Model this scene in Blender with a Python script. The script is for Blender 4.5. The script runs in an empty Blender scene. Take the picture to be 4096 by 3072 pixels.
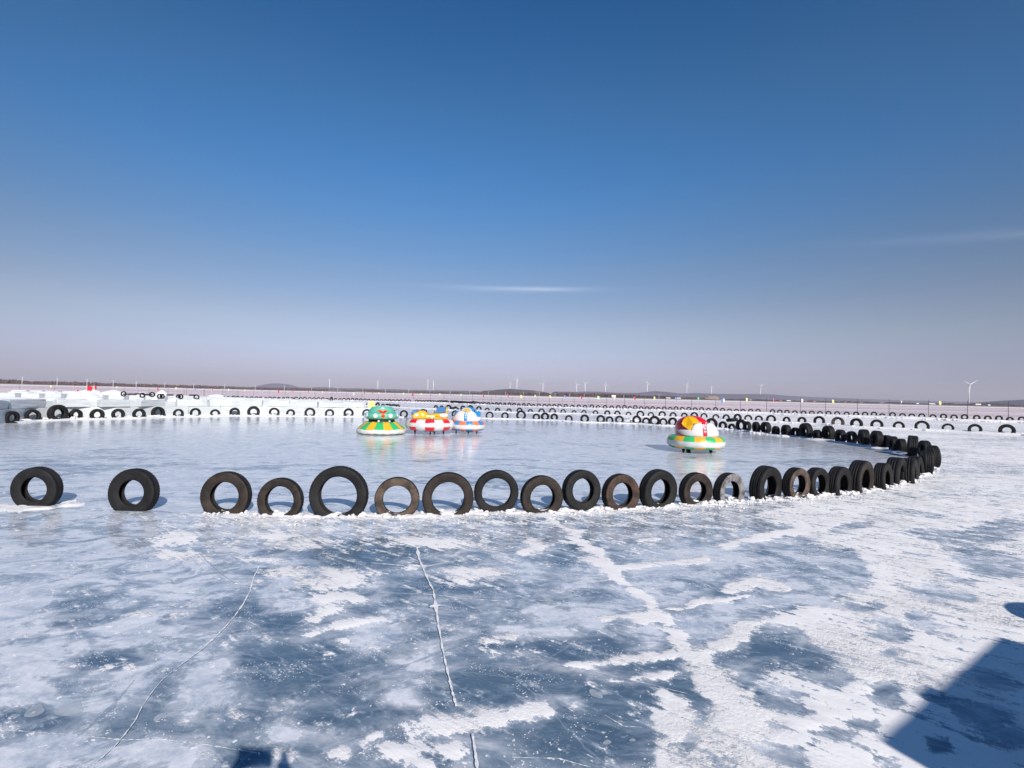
import bpy, bmesh, math, random
import numpy as np
from mathutils import Vector, Matrix, Euler
random.seed(7)
rng = np.random.default_rng(7)
R = math.radians
scene = bpy.context.scene
C = scene.collection

# ---------------------------------------------------------------- camera
CAM_H = 1.6
F = 2000.0                      # focal length in pixels of a 4096 px wide picture
PITCH = math.atan(43 / F)
ROLL = R(1.31)
cam_data = bpy.data.cameras.new('camera')
cam_data.sensor_width = 36.0
cam_data.lens = F / 4096 * 36.0
cam_data.clip_start = 0.05
cam_data.clip_end = 30000
cam = bpy.data.objects.new('camera', cam_data)
C.objects.link(cam)
CM = Euler((math.pi / 2 + PITCH, 0, 0)).to_matrix() @ Matrix.Rotation(ROLL, 3, 'Z')
cam.matrix_world = Matrix.Translation((0, 0, CAM_H)) @ CM.to_4x4()
scene.camera = cam

# ---------------------------------------------------------------- light
SUN_EL, SUN_AZ = 31.0, 156.0     # azimuth clockwise from +Y
world = bpy.data.worlds.new('World')
scene.world = world
world.use_nodes = True
wn, wl = world.node_tree.nodes, world.node_tree.links
wn.clear()
w_out = wn.new('ShaderNodeOutputWorld')
w_bg = wn.new('ShaderNodeBackground')
w_sky = wn.new('ShaderNodeTexSky')
w_sky.sky_type = 'NISHITA'
w_sky.sun_disc = False
w_sky.sun_elevation = R(SUN_EL)
w_sky.sun_rotation = R(SUN_AZ)
w_sky.altitude = 200
w_sky.air_density = 1.0
w_sky.dust_density = 0.6
w_sky.ozone_density = 2.0
w_bg.inputs['Strength'].default_value = 0.10
w_tc = wn.new('ShaderNodeTexCoord')
w_sep = wn.new('ShaderNodeSeparateXYZ')
wl.new(w_tc.outputs['Generated'], w_sep.inputs[0])


def wmath(op, a, b=None, c=None):
    n = wn.new('ShaderNodeMath')
    n.operation = op
    for i, v in enumerate((a, b, c)):
        if v is None:
            continue
        if isinstance(v, (int, float)):
            n.inputs[i].default_value = v
        else:
            wl.new(v, n.inputs[i])
    return n.outputs[0]


w_el = wmath('ARCSINE', w_sep.outputs['Z'])
w_az = wmath('ARCTAN2', w_sep.outputs['X'], w_sep.outputs['Y'])
# clear winter air: haze-tinted low sky, deeper blue overhead
w_ramp = wn.new('ShaderNodeValToRGB')
w_ramp.color_ramp.interpolation = 'CARDINAL'
SKY_TINT = [(0.0, (0.62, 0.57, 0.89)), (0.055, (0.64, 0.58, 0.87)), (0.15, (0.78, 0.68, 0.76)), (0.243, (0.70, 0.67, 0.74)), (0.365, (0.53, 0.69, 0.83)), (0.535, (0.34, 0.72, 0.99)), (0.74, (0.25, 0.66, 0.93)), (0.9, (0.13, 0.56, 0.88)), (1.0, (0.12, 0.52, 0.84))]
while len(w_ramp.color_ramp.elements) < len(SKY_TINT):
    w_ramp.color_ramp.elements.new(0.5)
for e, (p, c) in zip(w_ramp.color_ramp.elements, SKY_TINT):
    e.position = p
    e.color = (*c, 1)
wl.new(wmath('MULTIPLY', w_el, 1 / R(42)), w_ramp.inputs[0])
w_mul = wn.new('ShaderNodeMix')
w_mul.data_type = 'RGBA'
w_mul.blend_type = 'MULTIPLY'
w_mul.inputs['Factor'].default_value = 1.0
wl.new(w_sky.outputs[0], w_mul.inputs['A'])
w_vs = wn.new('ShaderNodeVectorMath')
w_vs.operation = 'SCALE'
wl.new(w_ramp.outputs[0], w_vs.inputs[0])
wl.new(wmath('SUBTRACT', 1.0, wmath('MULTIPLY', wmath('MINIMUM', wmath('MULTIPLY', w_az, w_az), 0.8), 0.27)), w_vs.inputs['Scale'])
wl.new(w_vs.outputs[0], w_mul.inputs['B'])


def wgauss(src, mu, sig):
    d = wmath('DIVIDE', wmath('SUBTRACT', src, mu), sig)
    return wmath('EXPONENT', wmath('MULTIPLY', wmath('MULTIPLY', d, d), -1.0))


w_noise = wn.new('ShaderNodeTexNoise')
w_map = wn.new('ShaderNodeMapping')
w_map.inputs['Scale'].default_value = (9, 9, 150)
wl.new(w_tc.outputs['Generated'], w_map.inputs[0])
wl.new(w_map.outputs[0], w_noise.inputs['Vector'])
w_noise.inputs['Scale'].default_value = 1.0
w_noise.inputs['Detail'].default_value = 4
# two thin wisps of cirrus
el1 = wmath('SUBTRACT', w_el, wmath('MULTIPLY', w_az, 0.0))
wisp1 = wmath('MULTIPLY', wgauss(w_az, 0.0, 0.14), wgauss(el1, R(11.95), 0.0050))
wisp1b = wmath('MULTIPLY', wgauss(w_az, 0.06, 0.08), wgauss(el1, R(12.05), 0.0032))
wisp2 = wmath('MULTIPLY', wgauss(w_az, 0.82, 0.20), wgauss(wmath('ADD', el1, wmath('MULTIPLY', w_az, 0.10)), R(13.4) + .085, 0.007))
wisps = wmath('ADD', wmath('MULTIPLY', wmath('ADD', wisp1, wisp1b), 0.20), wmath('MULTIPLY', wisp2, 0.07))
wisps = wmath('MULTIPLY', wisps, wmath('MULTIPLY_ADD', w_noise.outputs[0], 1.2, 0.35))
w_mix = wn.new('ShaderNodeMix')
w_mix.data_type = 'RGBA'
wl.new(wisps, w_mix.inputs['Factor'])
wl.new(w_mul.outputs['Result'], w_mix.inputs['A'])
w_mix.inputs['B'].default_value = (6.5, 7.2, 8.6, 1)
wl.new(w_mix.outputs['Result'], w_bg.inputs['Color'])
wl.new(w_bg.outputs[0], w_out.inputs[0])

sun_data = bpy.data.lights.new('sun', 'SUN')
sun_data.energy = 4.7
sun_data.angle = R(0.5)
sun_data.color = (1.0, 0.92, 0.83)
sun = bpy.data.objects.new('sun', sun_data)
C.objects.link(sun)
sdir = Vector((math.sin(R(SUN_AZ)) * math.cos(R(SUN_EL)), math.cos(R(SUN_AZ)) * math.cos(R(SUN_EL)), math.sin(R(SUN_EL))))
sun.rotation_euler = sdir.to_track_quat('Z', 'Y').to_euler()
sun.location = sdir * 30
scene.view_settings.view_transform = 'Standard'
scene.view_settings.look = 'None'
scene.view_settings.gamma = 1
scene.view_settings.exposure = 0.35
scene.render.engine = 'CYCLES'
scene.render.resolution_x = 1024
scene.render.resolution_y = 768


# ---------------------------------------------------------------- pixel <-> world helpers
def ray(x, y):
    return (CM @ Vector(((x - 2048) / F, -(y - 1536) / F, -1.0)))


def at(x, y, z=0.0):
    """ground point (height z) seen at pixel x, y of the 4096 px photo"""
    d = ray(x, y)
    t = (z - CAM_H) / d.z
    return Vector((d.x * t, d.y * t, z))


def at_depth(x, y, Y):
    d = ray(x, y)
    t = Y / d.y
    return Vector((d.x * t, Y, CAM_H + d.z * t))


def horizon(x):
    """y pixel of the horizon at column x"""
    a, b = 1300.0, 1900.0
    for _ in range(40):
        m = (a + b) / 2
        if ray(x, m).z > 0:
            a = m
        else:
            b = m
    return a


CMi = np.array(CM.inverted())


def project(X, Y, Z):
    P = np.stack([X, Y, Z - CAM_H])
    q = CMi @ P.reshape(3, -1)
    zz = np.where(-q[2] < 0.05, 0.05, -q[2])
    return (2048 + F * q[0] / zz).reshape(X.shape), (1536 - F * q[1] / zz).reshape(X.shape)


# ---------------------------------------------------------------- numpy noise
def vnoise(x, y, seed=0):
    xi, yi = np.floor(x).astype(np.int64), np.floor(y).astype(np.int64)
    fx, fy = x - xi, y - yi
    fx, fy = fx * fx * (3 - 2 * fx), fy * fy * (3 - 2 * fy)

    def h(a, b):
        n = (a * 374761393 + b * 668265263 + seed * 144665) & 0x7fffffff
        n = ((n ^ (n >> 13)) * 1274126177) & 0x7fffffff
        n = n ^ (n >> 16)
        return (n & 0xffff) / 65535.0
    return (h(xi, yi) * (1 - fx) + h(xi + 1, yi) * fx) * (1 - fy) + (h(xi, yi + 1) * (1 - fx) + h(xi + 1, yi + 1) * fx) * fy


def fbm(x, y, seed=0, oct=4):
    a, s, t = 0.5, 0.0, 0.0
    for i in range(oct):
        s = s + a * vnoise(x * 2 ** i, y * 2 ** i, seed + i * 17)
        t += a
        a *= 0.5
    return s / t


def sstep(a, b, v):
    t = np.clip((v - a) / (b - a), 0, 1)
    return t * t * (3 - 2 * t)


# ---------------------------------------------------------------- object helpers
def tag(o, label=None, cat=None, group=None, kind=None):
    if label:
        o['label'] = label
    if cat:
        o['category'] = cat
    if group:
        o['group'] = group
    if kind:
        o['kind'] = kind
    return o


def obj(name, data, mats=None, parent=None, loc=None, rot=None, smooth=False):
    """link a bmesh or mesh as one object"""
    if isinstance(data, bmesh.types.BMesh):
        me = bpy.data.meshes.new(name)
        data.normal_update()
        data.to_mesh(me)
        data.free()
    else:
        me = data
    if mats is not None:
        for m in (mats if isinstance(mats, (list, tuple)) else [mats]):
            me.materials.append(m)
    if smooth:
        me.polygons.foreach_set('use_smooth', [True] * len(me.polygons))
    o = bpy.data.objects.new(name, me)
    C.objects.link(o)
    if parent is not None:
        o.parent = parent
    if loc is not None:
        o.location = loc
    if rot is not None:
        o.rotation_euler = rot
    return o


def empty(name, loc=(0, 0, 0), rz=0.0):
    o = bpy.data.objects.new(name, None)
    o.empty_display_size = 0.2
    C.objects.link(o)
    o.location = loc
    o.rotation_euler = (0, 0, rz)
    return o


def copy_tree(o, parent=None):
    c = o.copy()
    C.objects.link(c)
    c.parent = parent
    for ch in [k for k in bpy.data.objects if k.parent == o]:
        copy_tree(ch, c)
    return c


def mesh_np(name, V, Fq):
    me = bpy.data.meshes.new(name)
    V = np.asarray(V, dtype=np.float32)
    Fq = np.asarray(Fq, dtype=np.int32)
    n, k = Fq.shape
    me.vertices.add(len(V))
    me.vertices.foreach_set('co', V.ravel())
    me.loops.add(n * k)
    me.loops.foreach_set('vertex_index', Fq.ravel())
    me.polygons.add(n)
    me.polygons.foreach_set('loop_start', np.arange(0, n * k, k, dtype=np.int32))
    me.polygons.foreach_set('loop_total', np.full(n, k, dtype=np.int32))
    me.update(calc_edges=True)
    me.validate()
    return me


def add_box(bm, cx, cy, cz, sx, sy, sz, bevel=0.0, mi=0, rot=None):
    b = bmesh.new()
    bmesh.ops.create_cube(b, size=1.0)
    bmesh.ops.scale(b, vec=(sx, sy, sz), verts=b.verts)
    if bevel:
        bmesh.ops.bevel(b, geom=b.edges[:], offset=bevel, segments=2, affect='EDGES', profile=0.5)
    if rot is not None:
        bmesh.ops.rotate(b, cent=(0, 0, 0), matrix=rot, verts=b.verts)
    bmesh.ops.translate(b, vec=(cx, cy, cz), verts=b.verts)
    merge(bm, b, mi)


def merge(bm, b, mi=0):
    vm = {}
    for v in b.verts:
        vm[v] = bm.verts.new(v.co)
    for f in b.faces:
        try:
            nf = bm.faces.new([vm[v] for v in f.verts])
            nf.material_index = mi
            nf.smooth = f.smooth
        except ValueError:
            pass
    b.free()


def add_tube(bm, pts, radii, seg=10, mi=0, caps=True):
    pts = [Vector(p) for p in pts]
    if not isinstance(radii, (list, tuple)):
        radii = [radii] * len(pts)
    rings = []
    prev = None
    for i, p in enumerate(pts):
        t = (pts[min(i + 1, len(pts) - 1)] - pts[max(i - 1, 0)]).normalized()
        if prev is None:
            a = Vector((0, 0, 1)) if abs(t.z) < 0.9 else Vector((1, 0, 0))
            u = t.cross(a).normalized()
        else:
            u = (prev - t * prev.dot(t)).normalized()
        prev = u
        v = t.cross(u)
        rings.append([bm.verts.new(p + (u * math.cos(2 * math.pi * k / seg) + v * math.sin(2 * math.pi * k / seg)) * radii[i]) for k in range(seg)])
    for a, b in zip(rings, rings[1:]):
        for k in range(seg):
            f = bm.faces.new([a[k], a[(k + 1) % seg], b[(k + 1) % seg], b[k]])
            f.material_index = mi
            f.smooth = True
    if caps:
        bm.faces.new(rings[0][::-1]).material_index = mi
        bm.faces.new(rings[-1]).material_index = mi


def add_lathe(bm, prof, seg=32, mi=None, closed=False, center=(0, 0, 0), axis='Z', a0=0.0, matf=None):
    """revolve (r, h) profile; mi = list of material per profile step; matf(seg_index, step)"""
    cx, cy, cz = center
    rings = []
    for k in range(seg):
        a = a0 + 2 * math.pi * k / seg
        c, s = math.cos(a), math.sin(a)
        if axis == 'Z':
            rings.append([bm.verts.new((cx + r * c, cy + r * s, cz + h)) for r, h in prof])
        else:
            rings.append([bm.verts.new((cx + r * c, cy + h, cz + r * s)) for r, h in prof])
    n = len(prof)
    for k in range(seg):
        a, b = rings[k], rings[(k + 1) % seg]
        for j in range(n if closed else n - 1):
            j2 = (j + 1) % n
            vs = [a[j], b[j], b[j2], a[j2]] if axis == 'Z' else [a[j], a[j2], b[j2], b[j]]
            f = bm.faces.new(vs)
            f.smooth = True
            if matf:
                f.material_index = matf(k, j)
            elif mi:
                f.material_index = mi[j]
    return rings


def add_sphere(bm, c, r, sx=1, sy=1, sz=1, mi=0, sub=2):
    b = bmesh.new()
    bmesh.ops.create_icosphere(b, subdivisions=sub, radius=r)
    for f in b.faces:
        f.smooth = True
    bmesh.ops.scale(b, vec=(sx, sy, sz), verts=b.verts)
    bmesh.ops.translate(b, vec=c, verts=b.verts)
    merge(bm, b, mi)


# ---------------------------------------------------------------- materials
class NT:
    def __init__(self, name):
        self.m = bpy.data.materials.new(name)
        self.m.use_nodes = True
        self.t = self.m.node_tree
        self.n = self.t.nodes
        self.l = self.t.links
        self.n.clear()
        self.out = self.n.new('ShaderNodeOutputMaterial')

    def new(self, typ, **kw):
        n = self.n.new(typ)
        for k, v in kw.items():
            setattr(n, k, v)
        return n

    def set(self, sock, v):
        if isinstance(v, (int, float)):
            sock.default_value = v
        elif isinstance(v, (tuple, list)):
            if len(v) == 3 and sock.type == 'RGBA':
                v = (*v, 1)
            sock.default_value = v
        else:
            self.l.new(v, sock)

    def math(self, op, a, b=None, c=None, clamp=False):
        n = self.new('ShaderNodeMath', operation=op, use_clamp=clamp)
        for i, v in enumerate((a, b, c)):
            if v is not None:
                self.set(n.inputs[i], v)
        return n.outputs[0]

    def mix(self, f, a, b, blend='MIX'):
        n = self.new('ShaderNodeMix', data_type='RGBA', blend_type=blend)
        self.set(n.inputs['Factor'], f)
        self.set(n.inputs['A'], a)
        self.set(n.inputs['B'], b)
        return n.outputs['Result']

    def noise(self, vec, scale, detail=4, rough=0.5, dist=0.0):
        n = self.new('ShaderNodeTexNoise')
        if vec is not None:
            self.l.new(vec, n.inputs['Vector'])
        n.inputs['Scale'].default_value = scale
        n.inputs['Detail'].default_value = detail
        n.inputs['Roughness'].default_value = rough
        n.inputs['Distortion'].default_value = dist
        return n.outputs[0]

    def voro(self, vec, scale, feature='F1', rand=1.0):
        n = self.new('ShaderNodeTexVoronoi', feature=feature)
        self.l.new(vec, n.inputs['Vector'])
        n.inputs['Scale'].default_value = scale
        n.inputs['Randomness'].default_value = rand
        return n

    def step(self, v, a, b):
        n = self.new('ShaderNodeMapRange', interpolation_type='SMOOTHSTEP')
        self.set(n.inputs['Value'], v)
        n.inputs['From Min'].default_value = a
        n.inputs['From Max'].default_value = b
        return n.outputs[0]

    def coords(self, kind='Object'):
        return self.new('ShaderNodeTexCoord').outputs[kind]

    def mapping(self, vec, scale=(1, 1, 1), rot=(0, 0, 0), loc=(0, 0, 0)):
        n = self.new('ShaderNodeMapping')
        self.l.new(vec, n.inputs[0])
        n.inputs['Scale'].default_value = scale
        n.inputs['Rotation'].default_value = rot
        n.inputs['Location'].default_value = loc
        return n.outputs[0]

    def attr(self, name):
        return self.new('ShaderNodeAttribute', attribute_name=name).outputs['Fac']

    def bump(self, h, strength=0.3, dist=0.02, normal=None):
        n = self.new('ShaderNodeBump')
        self.set(n.inputs['Height'], h)
        self.set(n.inputs['Strength'], strength)
        n.inputs['Distance'].default_value = dist
        if normal is not None:
            self.l.new(normal, n.inputs['Normal'])
        return n.outputs[0]

    def bsdf(self, col, rough=0.5, normal=None, spec=0.5, ior=None, coat=0.0, sss=0.0):
        b = self.new('ShaderNodeBsdfPrincipled')
        self.set(b.inputs['Base Color'], col)
        self.set(b.inputs['Roughness'], rough)
        self.set(b.inputs['Specular IOR Level'], spec)
        if ior:
            b.inputs['IOR'].default_value = ior
        if coat:
            b.inputs['Coat Weight'].default_value = coat
            b.inputs['Coat Roughness'].default_value = 0.08
        if normal is not None:
            self.l.new(normal, b.inputs['Normal'])
        self.l.new(b.outputs[0], self.out.inputs[0])
        return b


def simple(name, col, rough=0.5, var=0.12, scale=8.0, bump=0.0, coat=0.0, spec=0.5):
    t = NT(name)
    co = t.coords()
    n = t.noise(co, scale, 5, 0.6)
    dark = tuple(c * (1 - var) for c in col)
    lite = tuple(min(1, c * (1 + var)) for c in col)
    c = t.mix(n, dark, lite)
    nm = t.bump(t.noise(co, scale * 6, 3), bump, 0.01) if bump else None
    t.bsdf(c, rough, nm, spec, coat=coat)
    return t.m


def rubber(name, dust, amount, base=(0.012, 0.012, 0.014), streak=True):
    t = NT(name)
    co = t.coords()
    oi = t.new('ShaderNodeObjectInfo')
    sc = t.new('ShaderNodeVectorMath', operation='ADD')
    t.l.new(co, sc.inputs[0])
    cmb = t.new('ShaderNodeCombineXYZ')
    t.l.new(t.math('MULTIPLY', oi.outputs['Random'], 40.0), cmb.inputs[0])
    t.l.new(cmb.outputs[0], sc.inputs[1])
    n1 = t.noise(sc.outputs[0], 2.2, 6, 0.65, 0.4)
    n2 = t.noise(sc.outputs[0], 14, 4, 0.6)
    f = t.step(n1, 0.30, 0.72)
    f = t.math('MULTIPLY', f, t.math('MULTIPLY_ADD', n2, 0.8, 0.5))
    f = t.math('MULTIPLY', f, amount, clamp=True)
    c = t.mix(f, base, dust)
    ln = t.new('ShaderNodeVectorMath', operation='LENGTH')
    cx = t.new('ShaderNodeSeparateXYZ')
    t.l.new(co, cx.inputs[0])
    c2 = t.new('ShaderNodeCombineXYZ')
    t.l.new(cx.outputs[0], c2.inputs[0])
    t.l.new(cx.outputs[2], c2.inputs[2])
    t.l.new(c2.outputs[0], ln.inputs[0])
    rings = t.math('SINE', t.math('MULTIPLY', ln.outputs['Value'], 150.0))
    h = t.math('ADD', t.math('MULTIPLY', rings, 0.15), n2)
    t.bsdf(c, t.math('MULTIPLY_ADD', n2, 0.25, 0.58), t.bump(h, 0.35, 0.01), 0.28)
    return t.m


SIDE = {
    'black': rubber('rubber_black', (0.022, 0.021, 0.022), 0.7, (0.006, 0.006, 0.007)),
    'brown': rubber('rubber_brown', (0.042, 0.031, 0.025), 1.0, (0.011, 0.009, 0.008)),
    'rust': rubber('rubber_rusty', (0.095, 0.052, 0.036), 1.0, (0.022, 0.018, 0.016)),
    'tan': rubber('rubber_tan', (0.105, 0.076, 0.058), 1.3, (0.03, 0.023, 0.019)),
    'grey': rubber('rubber_grey', (0.22, 0.21, 0.215), 1.9, (0.055, 0.052, 0.052)),
}
TREAD = rubber('rubber_tread', (0.018, 0.018, 0.020), 0.7, (0.005, 0.005, 0.007))
LINER = rubber('rubber_liner', (0.02, 0.018, 0.018), 0.5, (0.007, 0.007, 0.008))


def snow_mat(name, tint=(0.80, 0.80, 0.82), scale=14.0, b=0.6):
    t = NT(name)
    co = t.coords()
    n = t.noise(co, scale, 6, 0.65)
    n2 = t.noise(co, scale * 0.2, 3)
    c = t.mix(n2, tuple(x * 0.90 for x in tint), tuple(min(1, x * 1.06) for x in tint))
    t.bsdf(c, 0.75, t.bump(n, b, 0.05), 0.25)
    return t.m


SNOW = snow_mat('snow_packed')
SNOW_LUMP = snow_mat('snow_crumbled', (0.74, 0.74, 0.765), 22.0, 0.4)

# ---------------------------------------------------------------- tyre positions measured in the photo
# (x, base y, top y) in zoomed crops -> 4096 px picture
def rg(x0, y0, s, rows):
    return [(x0 + r[0] / s, y0 + r[1] / s, y0 + r[2] / s) + tuple(r[3:]) for r in rows]


S6 = 2212 / 600.0
S10 = 2.212
# front row: x, base, top, hole ratio, width ratio, side material, bury, label
front = rg(0, 1800, S10, [
    (322, 492, 152, 0.52, 0.40, 'black', .14, 'leftmost tyre of the front row, standing alone on a thin smooth snow patch'),
    (1180, 533, 168, 0.50, 0.36, 'black', .08, 'second tyre from the left of the front row, standing alone with no snow bank'),
    (1998, 556, 195, 0.55, 0.36, 'brown', .14, 'brownish front row tyre where the snow strip begins, third from the left')])
front += rg(1000, 1800, S10, [
    (267, 578, 250, 0.60, 0.33, 'brown', .17, 'small brown tyre just left of the biggest front row tyre'),
    (782, 582, 147, 0.62, 0.33, 'black', .09, 'biggest tyre of the front row, a wide thin black ring'),
    (1298, 582, 243, 0.60, 0.30, 'tan', .17, 'small muddy brown tyre just right of the biggest front row tyre'),
    (1748, 570, 200, 0.60, 0.32, 'brown', .16, 'dark brown tyre seventh from the left in the front row with snow in its ring'),
    (2175, 545, 180, 0.62, 0.33, 'black', .03, 'eighth front row tyre with its whole ring showing above the snow')])
front += rg(2000, 1800, S10, [
    (365, 550, 230, 0.55, 0.36, 'brown', .16, 'ninth front row tyre, low and dark brown, right of the one showing its whole ring'),
    (717, 534, 180, 0.56, 0.38, 'black', .03, 'tall dark grey tyre tenth from the left, between two brown ones in front row'),
    (1065, 520, 215, 0.54, 0.38, 'rust', .15, 'rusty brown worn tyre with torn sidewall in the front row'),
    (1397, 503, 175, 0.54, 0.38, 'black', .04, 'tall clean black tyre right of the rusty worn one in front row'),
    (1730, 478, 202, 0.52, 0.38, 'brown', .14, 'olive brown tyre directly left of the pale grey tyre'),
    (2024, 462, 205, 0.56, 0.38, 'grey', .14, 'pale grey sun bleached tyre of the front row')])
front += rg(2900, 1650, S10, [
    (360, 765, 475, 0.52, 0.44, 'black', .14, 'large black tyre with ribbed tread directly right of the pale grey tyre'),
    (628, 755, 490, 0.56, 0.42, 'tan', .15, 'tan muddy tyre in the right half of the front row'),
    (815, 735, 490, 0.54, 0.42, 'black', .15, 'black tyre tucked behind the right edge of the tan muddy tyre'),
    (1012, 720, 480, 0.54, 0.42, 'black', .14, 'low black tyre left of the tall one before the right corner'),
    (1198, 698, 425, 0.56, 0.44, 'brown', .12, 'tall dark tyre with wide ring before the right corner of the row'),
    (1400, 668, 448, 0.54, 0.42, 'black', .14, 'shorter black tyre right after the tall one near the right corner'),
    (1515, 628, 398, 0.58, 0.42, 'black', .12, 'black tyre with snow on its shoulder near the right corner'),
    (1635, 608, 405, 0.56, 0.40, 'black', .14, 'narrow tyre half hidden behind the snow topped one near the corner'),
    (1690, 566, 387, 0.56, 0.42, 'black', .14, 'last tyre of the corner whose dark ring still faces the camera'),
    (1785, 546, 340, 0.56, 0.50, 'black', .10, 'tyre seen edge on at the right corner, nearest of the edge on group'),
    (1842, 490, 292, 0.56, 0.44, 'black', .10, 'rightmost tyre of the whole enclosure, seen edge on with snow on top'),
    (1765, 405, 248, 0.56, 0.50, 'black', .12, 'tyre just behind the edge on pair at the right corner')])

rowB_right = rg(2900, 1650, S10, [     # from the corner back along the far side
    (1655, 378, 203), (1562, 352, 232), (1490, 344, 210), (1430, 320, 200), (1340, 312, 160), (1228, 292, 148), (1120, 280, 165),
    (1020, 267, 150), (915, 246, 115), (817, 238, 152), (715, 225, 92), (622, 213, 132), (540, 209, 108), (448, 199, 120), (360, 187, 82), (275, 179, 82), (195, 167, 78)])
rowB_mid = rg(2400, 1480, S6, [(2080, 893, 725), (1945, 875, 790), (1812, 868, 755), (1645, 855, 708), (1500, 840, 735), (1070, 821, 698), (933, 821, 708), (803, 810, 675), (680, 801, 698), (543, 790, 670), (285, 785, 672), (140, 774, 683), (10, 775, 662)])
rowB_mid += rg(1800, 1480, S6, [(1985, 771, 655), (1752, 755, 665), (1537, 740, 640), (1400, 736, 625), (1272, 738, 640), (1047, 725, 595), (810, 722, 622), (583, 716, 612), (78, 692, 592)])
rowB_left = rg(1200, 1480, S6, [(1530, 695, 590), (985, 690, 575), (715, 688, 563), (435, 688, 575), (145, 685, 555)])
rowB_left += rg(600, 1480, S6, [(2073, 680, 577), (1830, 678, 552), (1525, 678, 532), (1247, 675, 555), (958, 682, 578), (667, 686, 560), (417, 690, 573), (115, 694, 540)])
rowB_left += rg(0, 1480, S6, [(2048, 711, 568), (1740, 716, 571), (1430, 728, 572), (1115, 725, 577), (850, 738, 512), (480, 750, 583), (172, 780, 605)])

rowC = rg(1200, 1480, S6, [(910, 527, 475), (957, 527, 482), (1092, 532, 490), (1148, 537, 475), (1223, 538, 498), (1345, 548, 505), (1445, 556, 505), (2003, 578, 517), (2090, 580, 522), (2190, 592, 512)])
rowC += rg(1800, 1480, S6, [(80, 597, 535), (190, 600, 525), (298, 602, 518), (425, 602, 532), (548, 609, 555), (700, 620, 555), (870, 627, 565), (1025, 630, 555), (1185, 634, 575), (1350, 640, 565), (1510, 643, 560), (1668, 643, 577), (1830, 645, 593), (1975, 650, 590), (2145, 660, 592)])
rowC += rg(2400, 1480, S6, [(107, 667, 593), (255, 673, 598), (420, 680, 615), (595, 690, 598), (750, 692, 618), (917, 693, 605), (1078, 702, 620), (1243, 706, 628), (1390, 708, 620), (1533, 715, 635), (1708, 728, 650), (1860, 738, 652), (2028, 742, 645), (2185, 748, 660)])
rowC += rg(3000, 1480, S6, [(130, 758, 670), (310, 771, 662), (540, 778, 688), (765, 788, 690), (1020, 800, 678), (1295, 824, 692, 'tan'), (1570, 843, 710), (1870, 857, 728)])
rowC += rg(3496, 1480, S6, [(365, 872, 757), (708, 888, 745), (1090, 903, 787), (1490, 925, 795), (1960, 950, 798)])

rowD = rg(600, 1480, S6, [(x, 392 + (x - 1080) * .030, t) for x, t in ((905, 377), (1000, 378), (1080, 378), (1155, 383), (1230, 378), (1293, 382), (1362, 385), (1428, 389), (1497, 388), (1570, 388), (1635, 390), (1705, 396), (1770, 390), (1835, 392), (1898, 398), (1968, 398), (2030, 392), (2095, 400), (2152, 392))])
rowD += rg(1200, 1480, S6, [(x, 428 + x * .018, t) for x, t in ((10, 400), (72, 395), (143, 400), (207, 403), (272, 400), (338, 402), (400, 408), (463, 405), (525, 412), (587, 415), (648, 410), (712, 410), (773, 410), (835, 413), (897, 418), (957, 420), (1013, 422), (1078, 423), (1140, 425), (1200, 428), (1260, 427), (1320, 425), (1373, 430), (1436, 430), (1490, 430), (1550, 430), (1607, 432), (1720, 434), (1768, 438), (1813, 440), (1862, 438), (1908, 438), (1950, 441), (1990, 445), (2030, 446), (2060, 442), (2090, 442), (2120, 446), (2145, 444), (2170, 446))])
rowD += rg(1800, 1480, S6, [(x, 480 + x * .036, t, 'edge') for x, t in ((20, 448), (38, 450), (56, 449), (74, 451), (92, 452), (110, 453), (128, 454), (146, 455), (164, 457), (182, 457), (200, 459), (218, 459), (236, 462), (254, 463), (272, 464), (290, 466), (310, 464), (328, 460))])
rowD += rg(1800, 1480, S6, [(345, 495, 455), (385, 497, 460), (420, 500, 470), (462, 502, 475), (508, 505, 470), (567, 508, 472), (628, 510, 480), (685, 514, 473), (740, 515, 478), (808, 518, 480), (877, 519, 477), (945, 520, 482), (1015, 522, 492), (1088, 524, 488), (1163, 526, 488), (1230, 530, 500), (1310, 530, 493), (1393, 533, 498), (1463, 534, 500), (1537, 538, 500), (1613, 538, 497), (1707, 541, 500), (1803, 541, 512), (1898, 546, 508), (1990, 547, 512), (2092, 550, 507), (2183, 555, 518)])
rowD += rg(2400, 1480, S6, [(75, 555, 517), (172, 558, 523), (270, 561, 517), (360, 565, 515), (440, 565, 532), (520, 567, 518), (607, 568, 533), (695, 571, 535), (775, 573, 533), (860, 574, 543), (948, 576, 537), (1035, 577, 543), (1120, 578, 535), (1213, 580, 543), (1308, 581, 543), (1403, 583, 550), (1497, 585, 547), (1600, 588, 557), (1703, 586, 547), (1807, 589, 557), (1910, 590, 567), (2012, 591, 572), (2110, 593, 573)])
rowD += rg(3000, 1480, S6, [(10, 594, 570), (118, 601, 570), (332, 614, 577), (440, 619, 582), (545, 626, 585), (662, 631, 595), (790, 633, 597), (912, 636, 598), (1032, 638, 603), (1158, 641, 602), (1285, 643, 607), (1425, 646, 612), (1565, 649, 613), (1697, 651, 613), (1828, 653, 612), (1950, 656, 638), (2103, 660, 620)])
rowD += rg(3496, 1480, S6, [(420, 663, 635), (557, 663, 640), (705, 670, 638), (870, 679, 652), (1025, 696, 642), (1180, 700, 655), (1335, 705, 650), (1515, 702, 662), (1678, 705, 670), (1843, 713, 670), (2005, 720, 690), (2180, 723, 685)])


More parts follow.
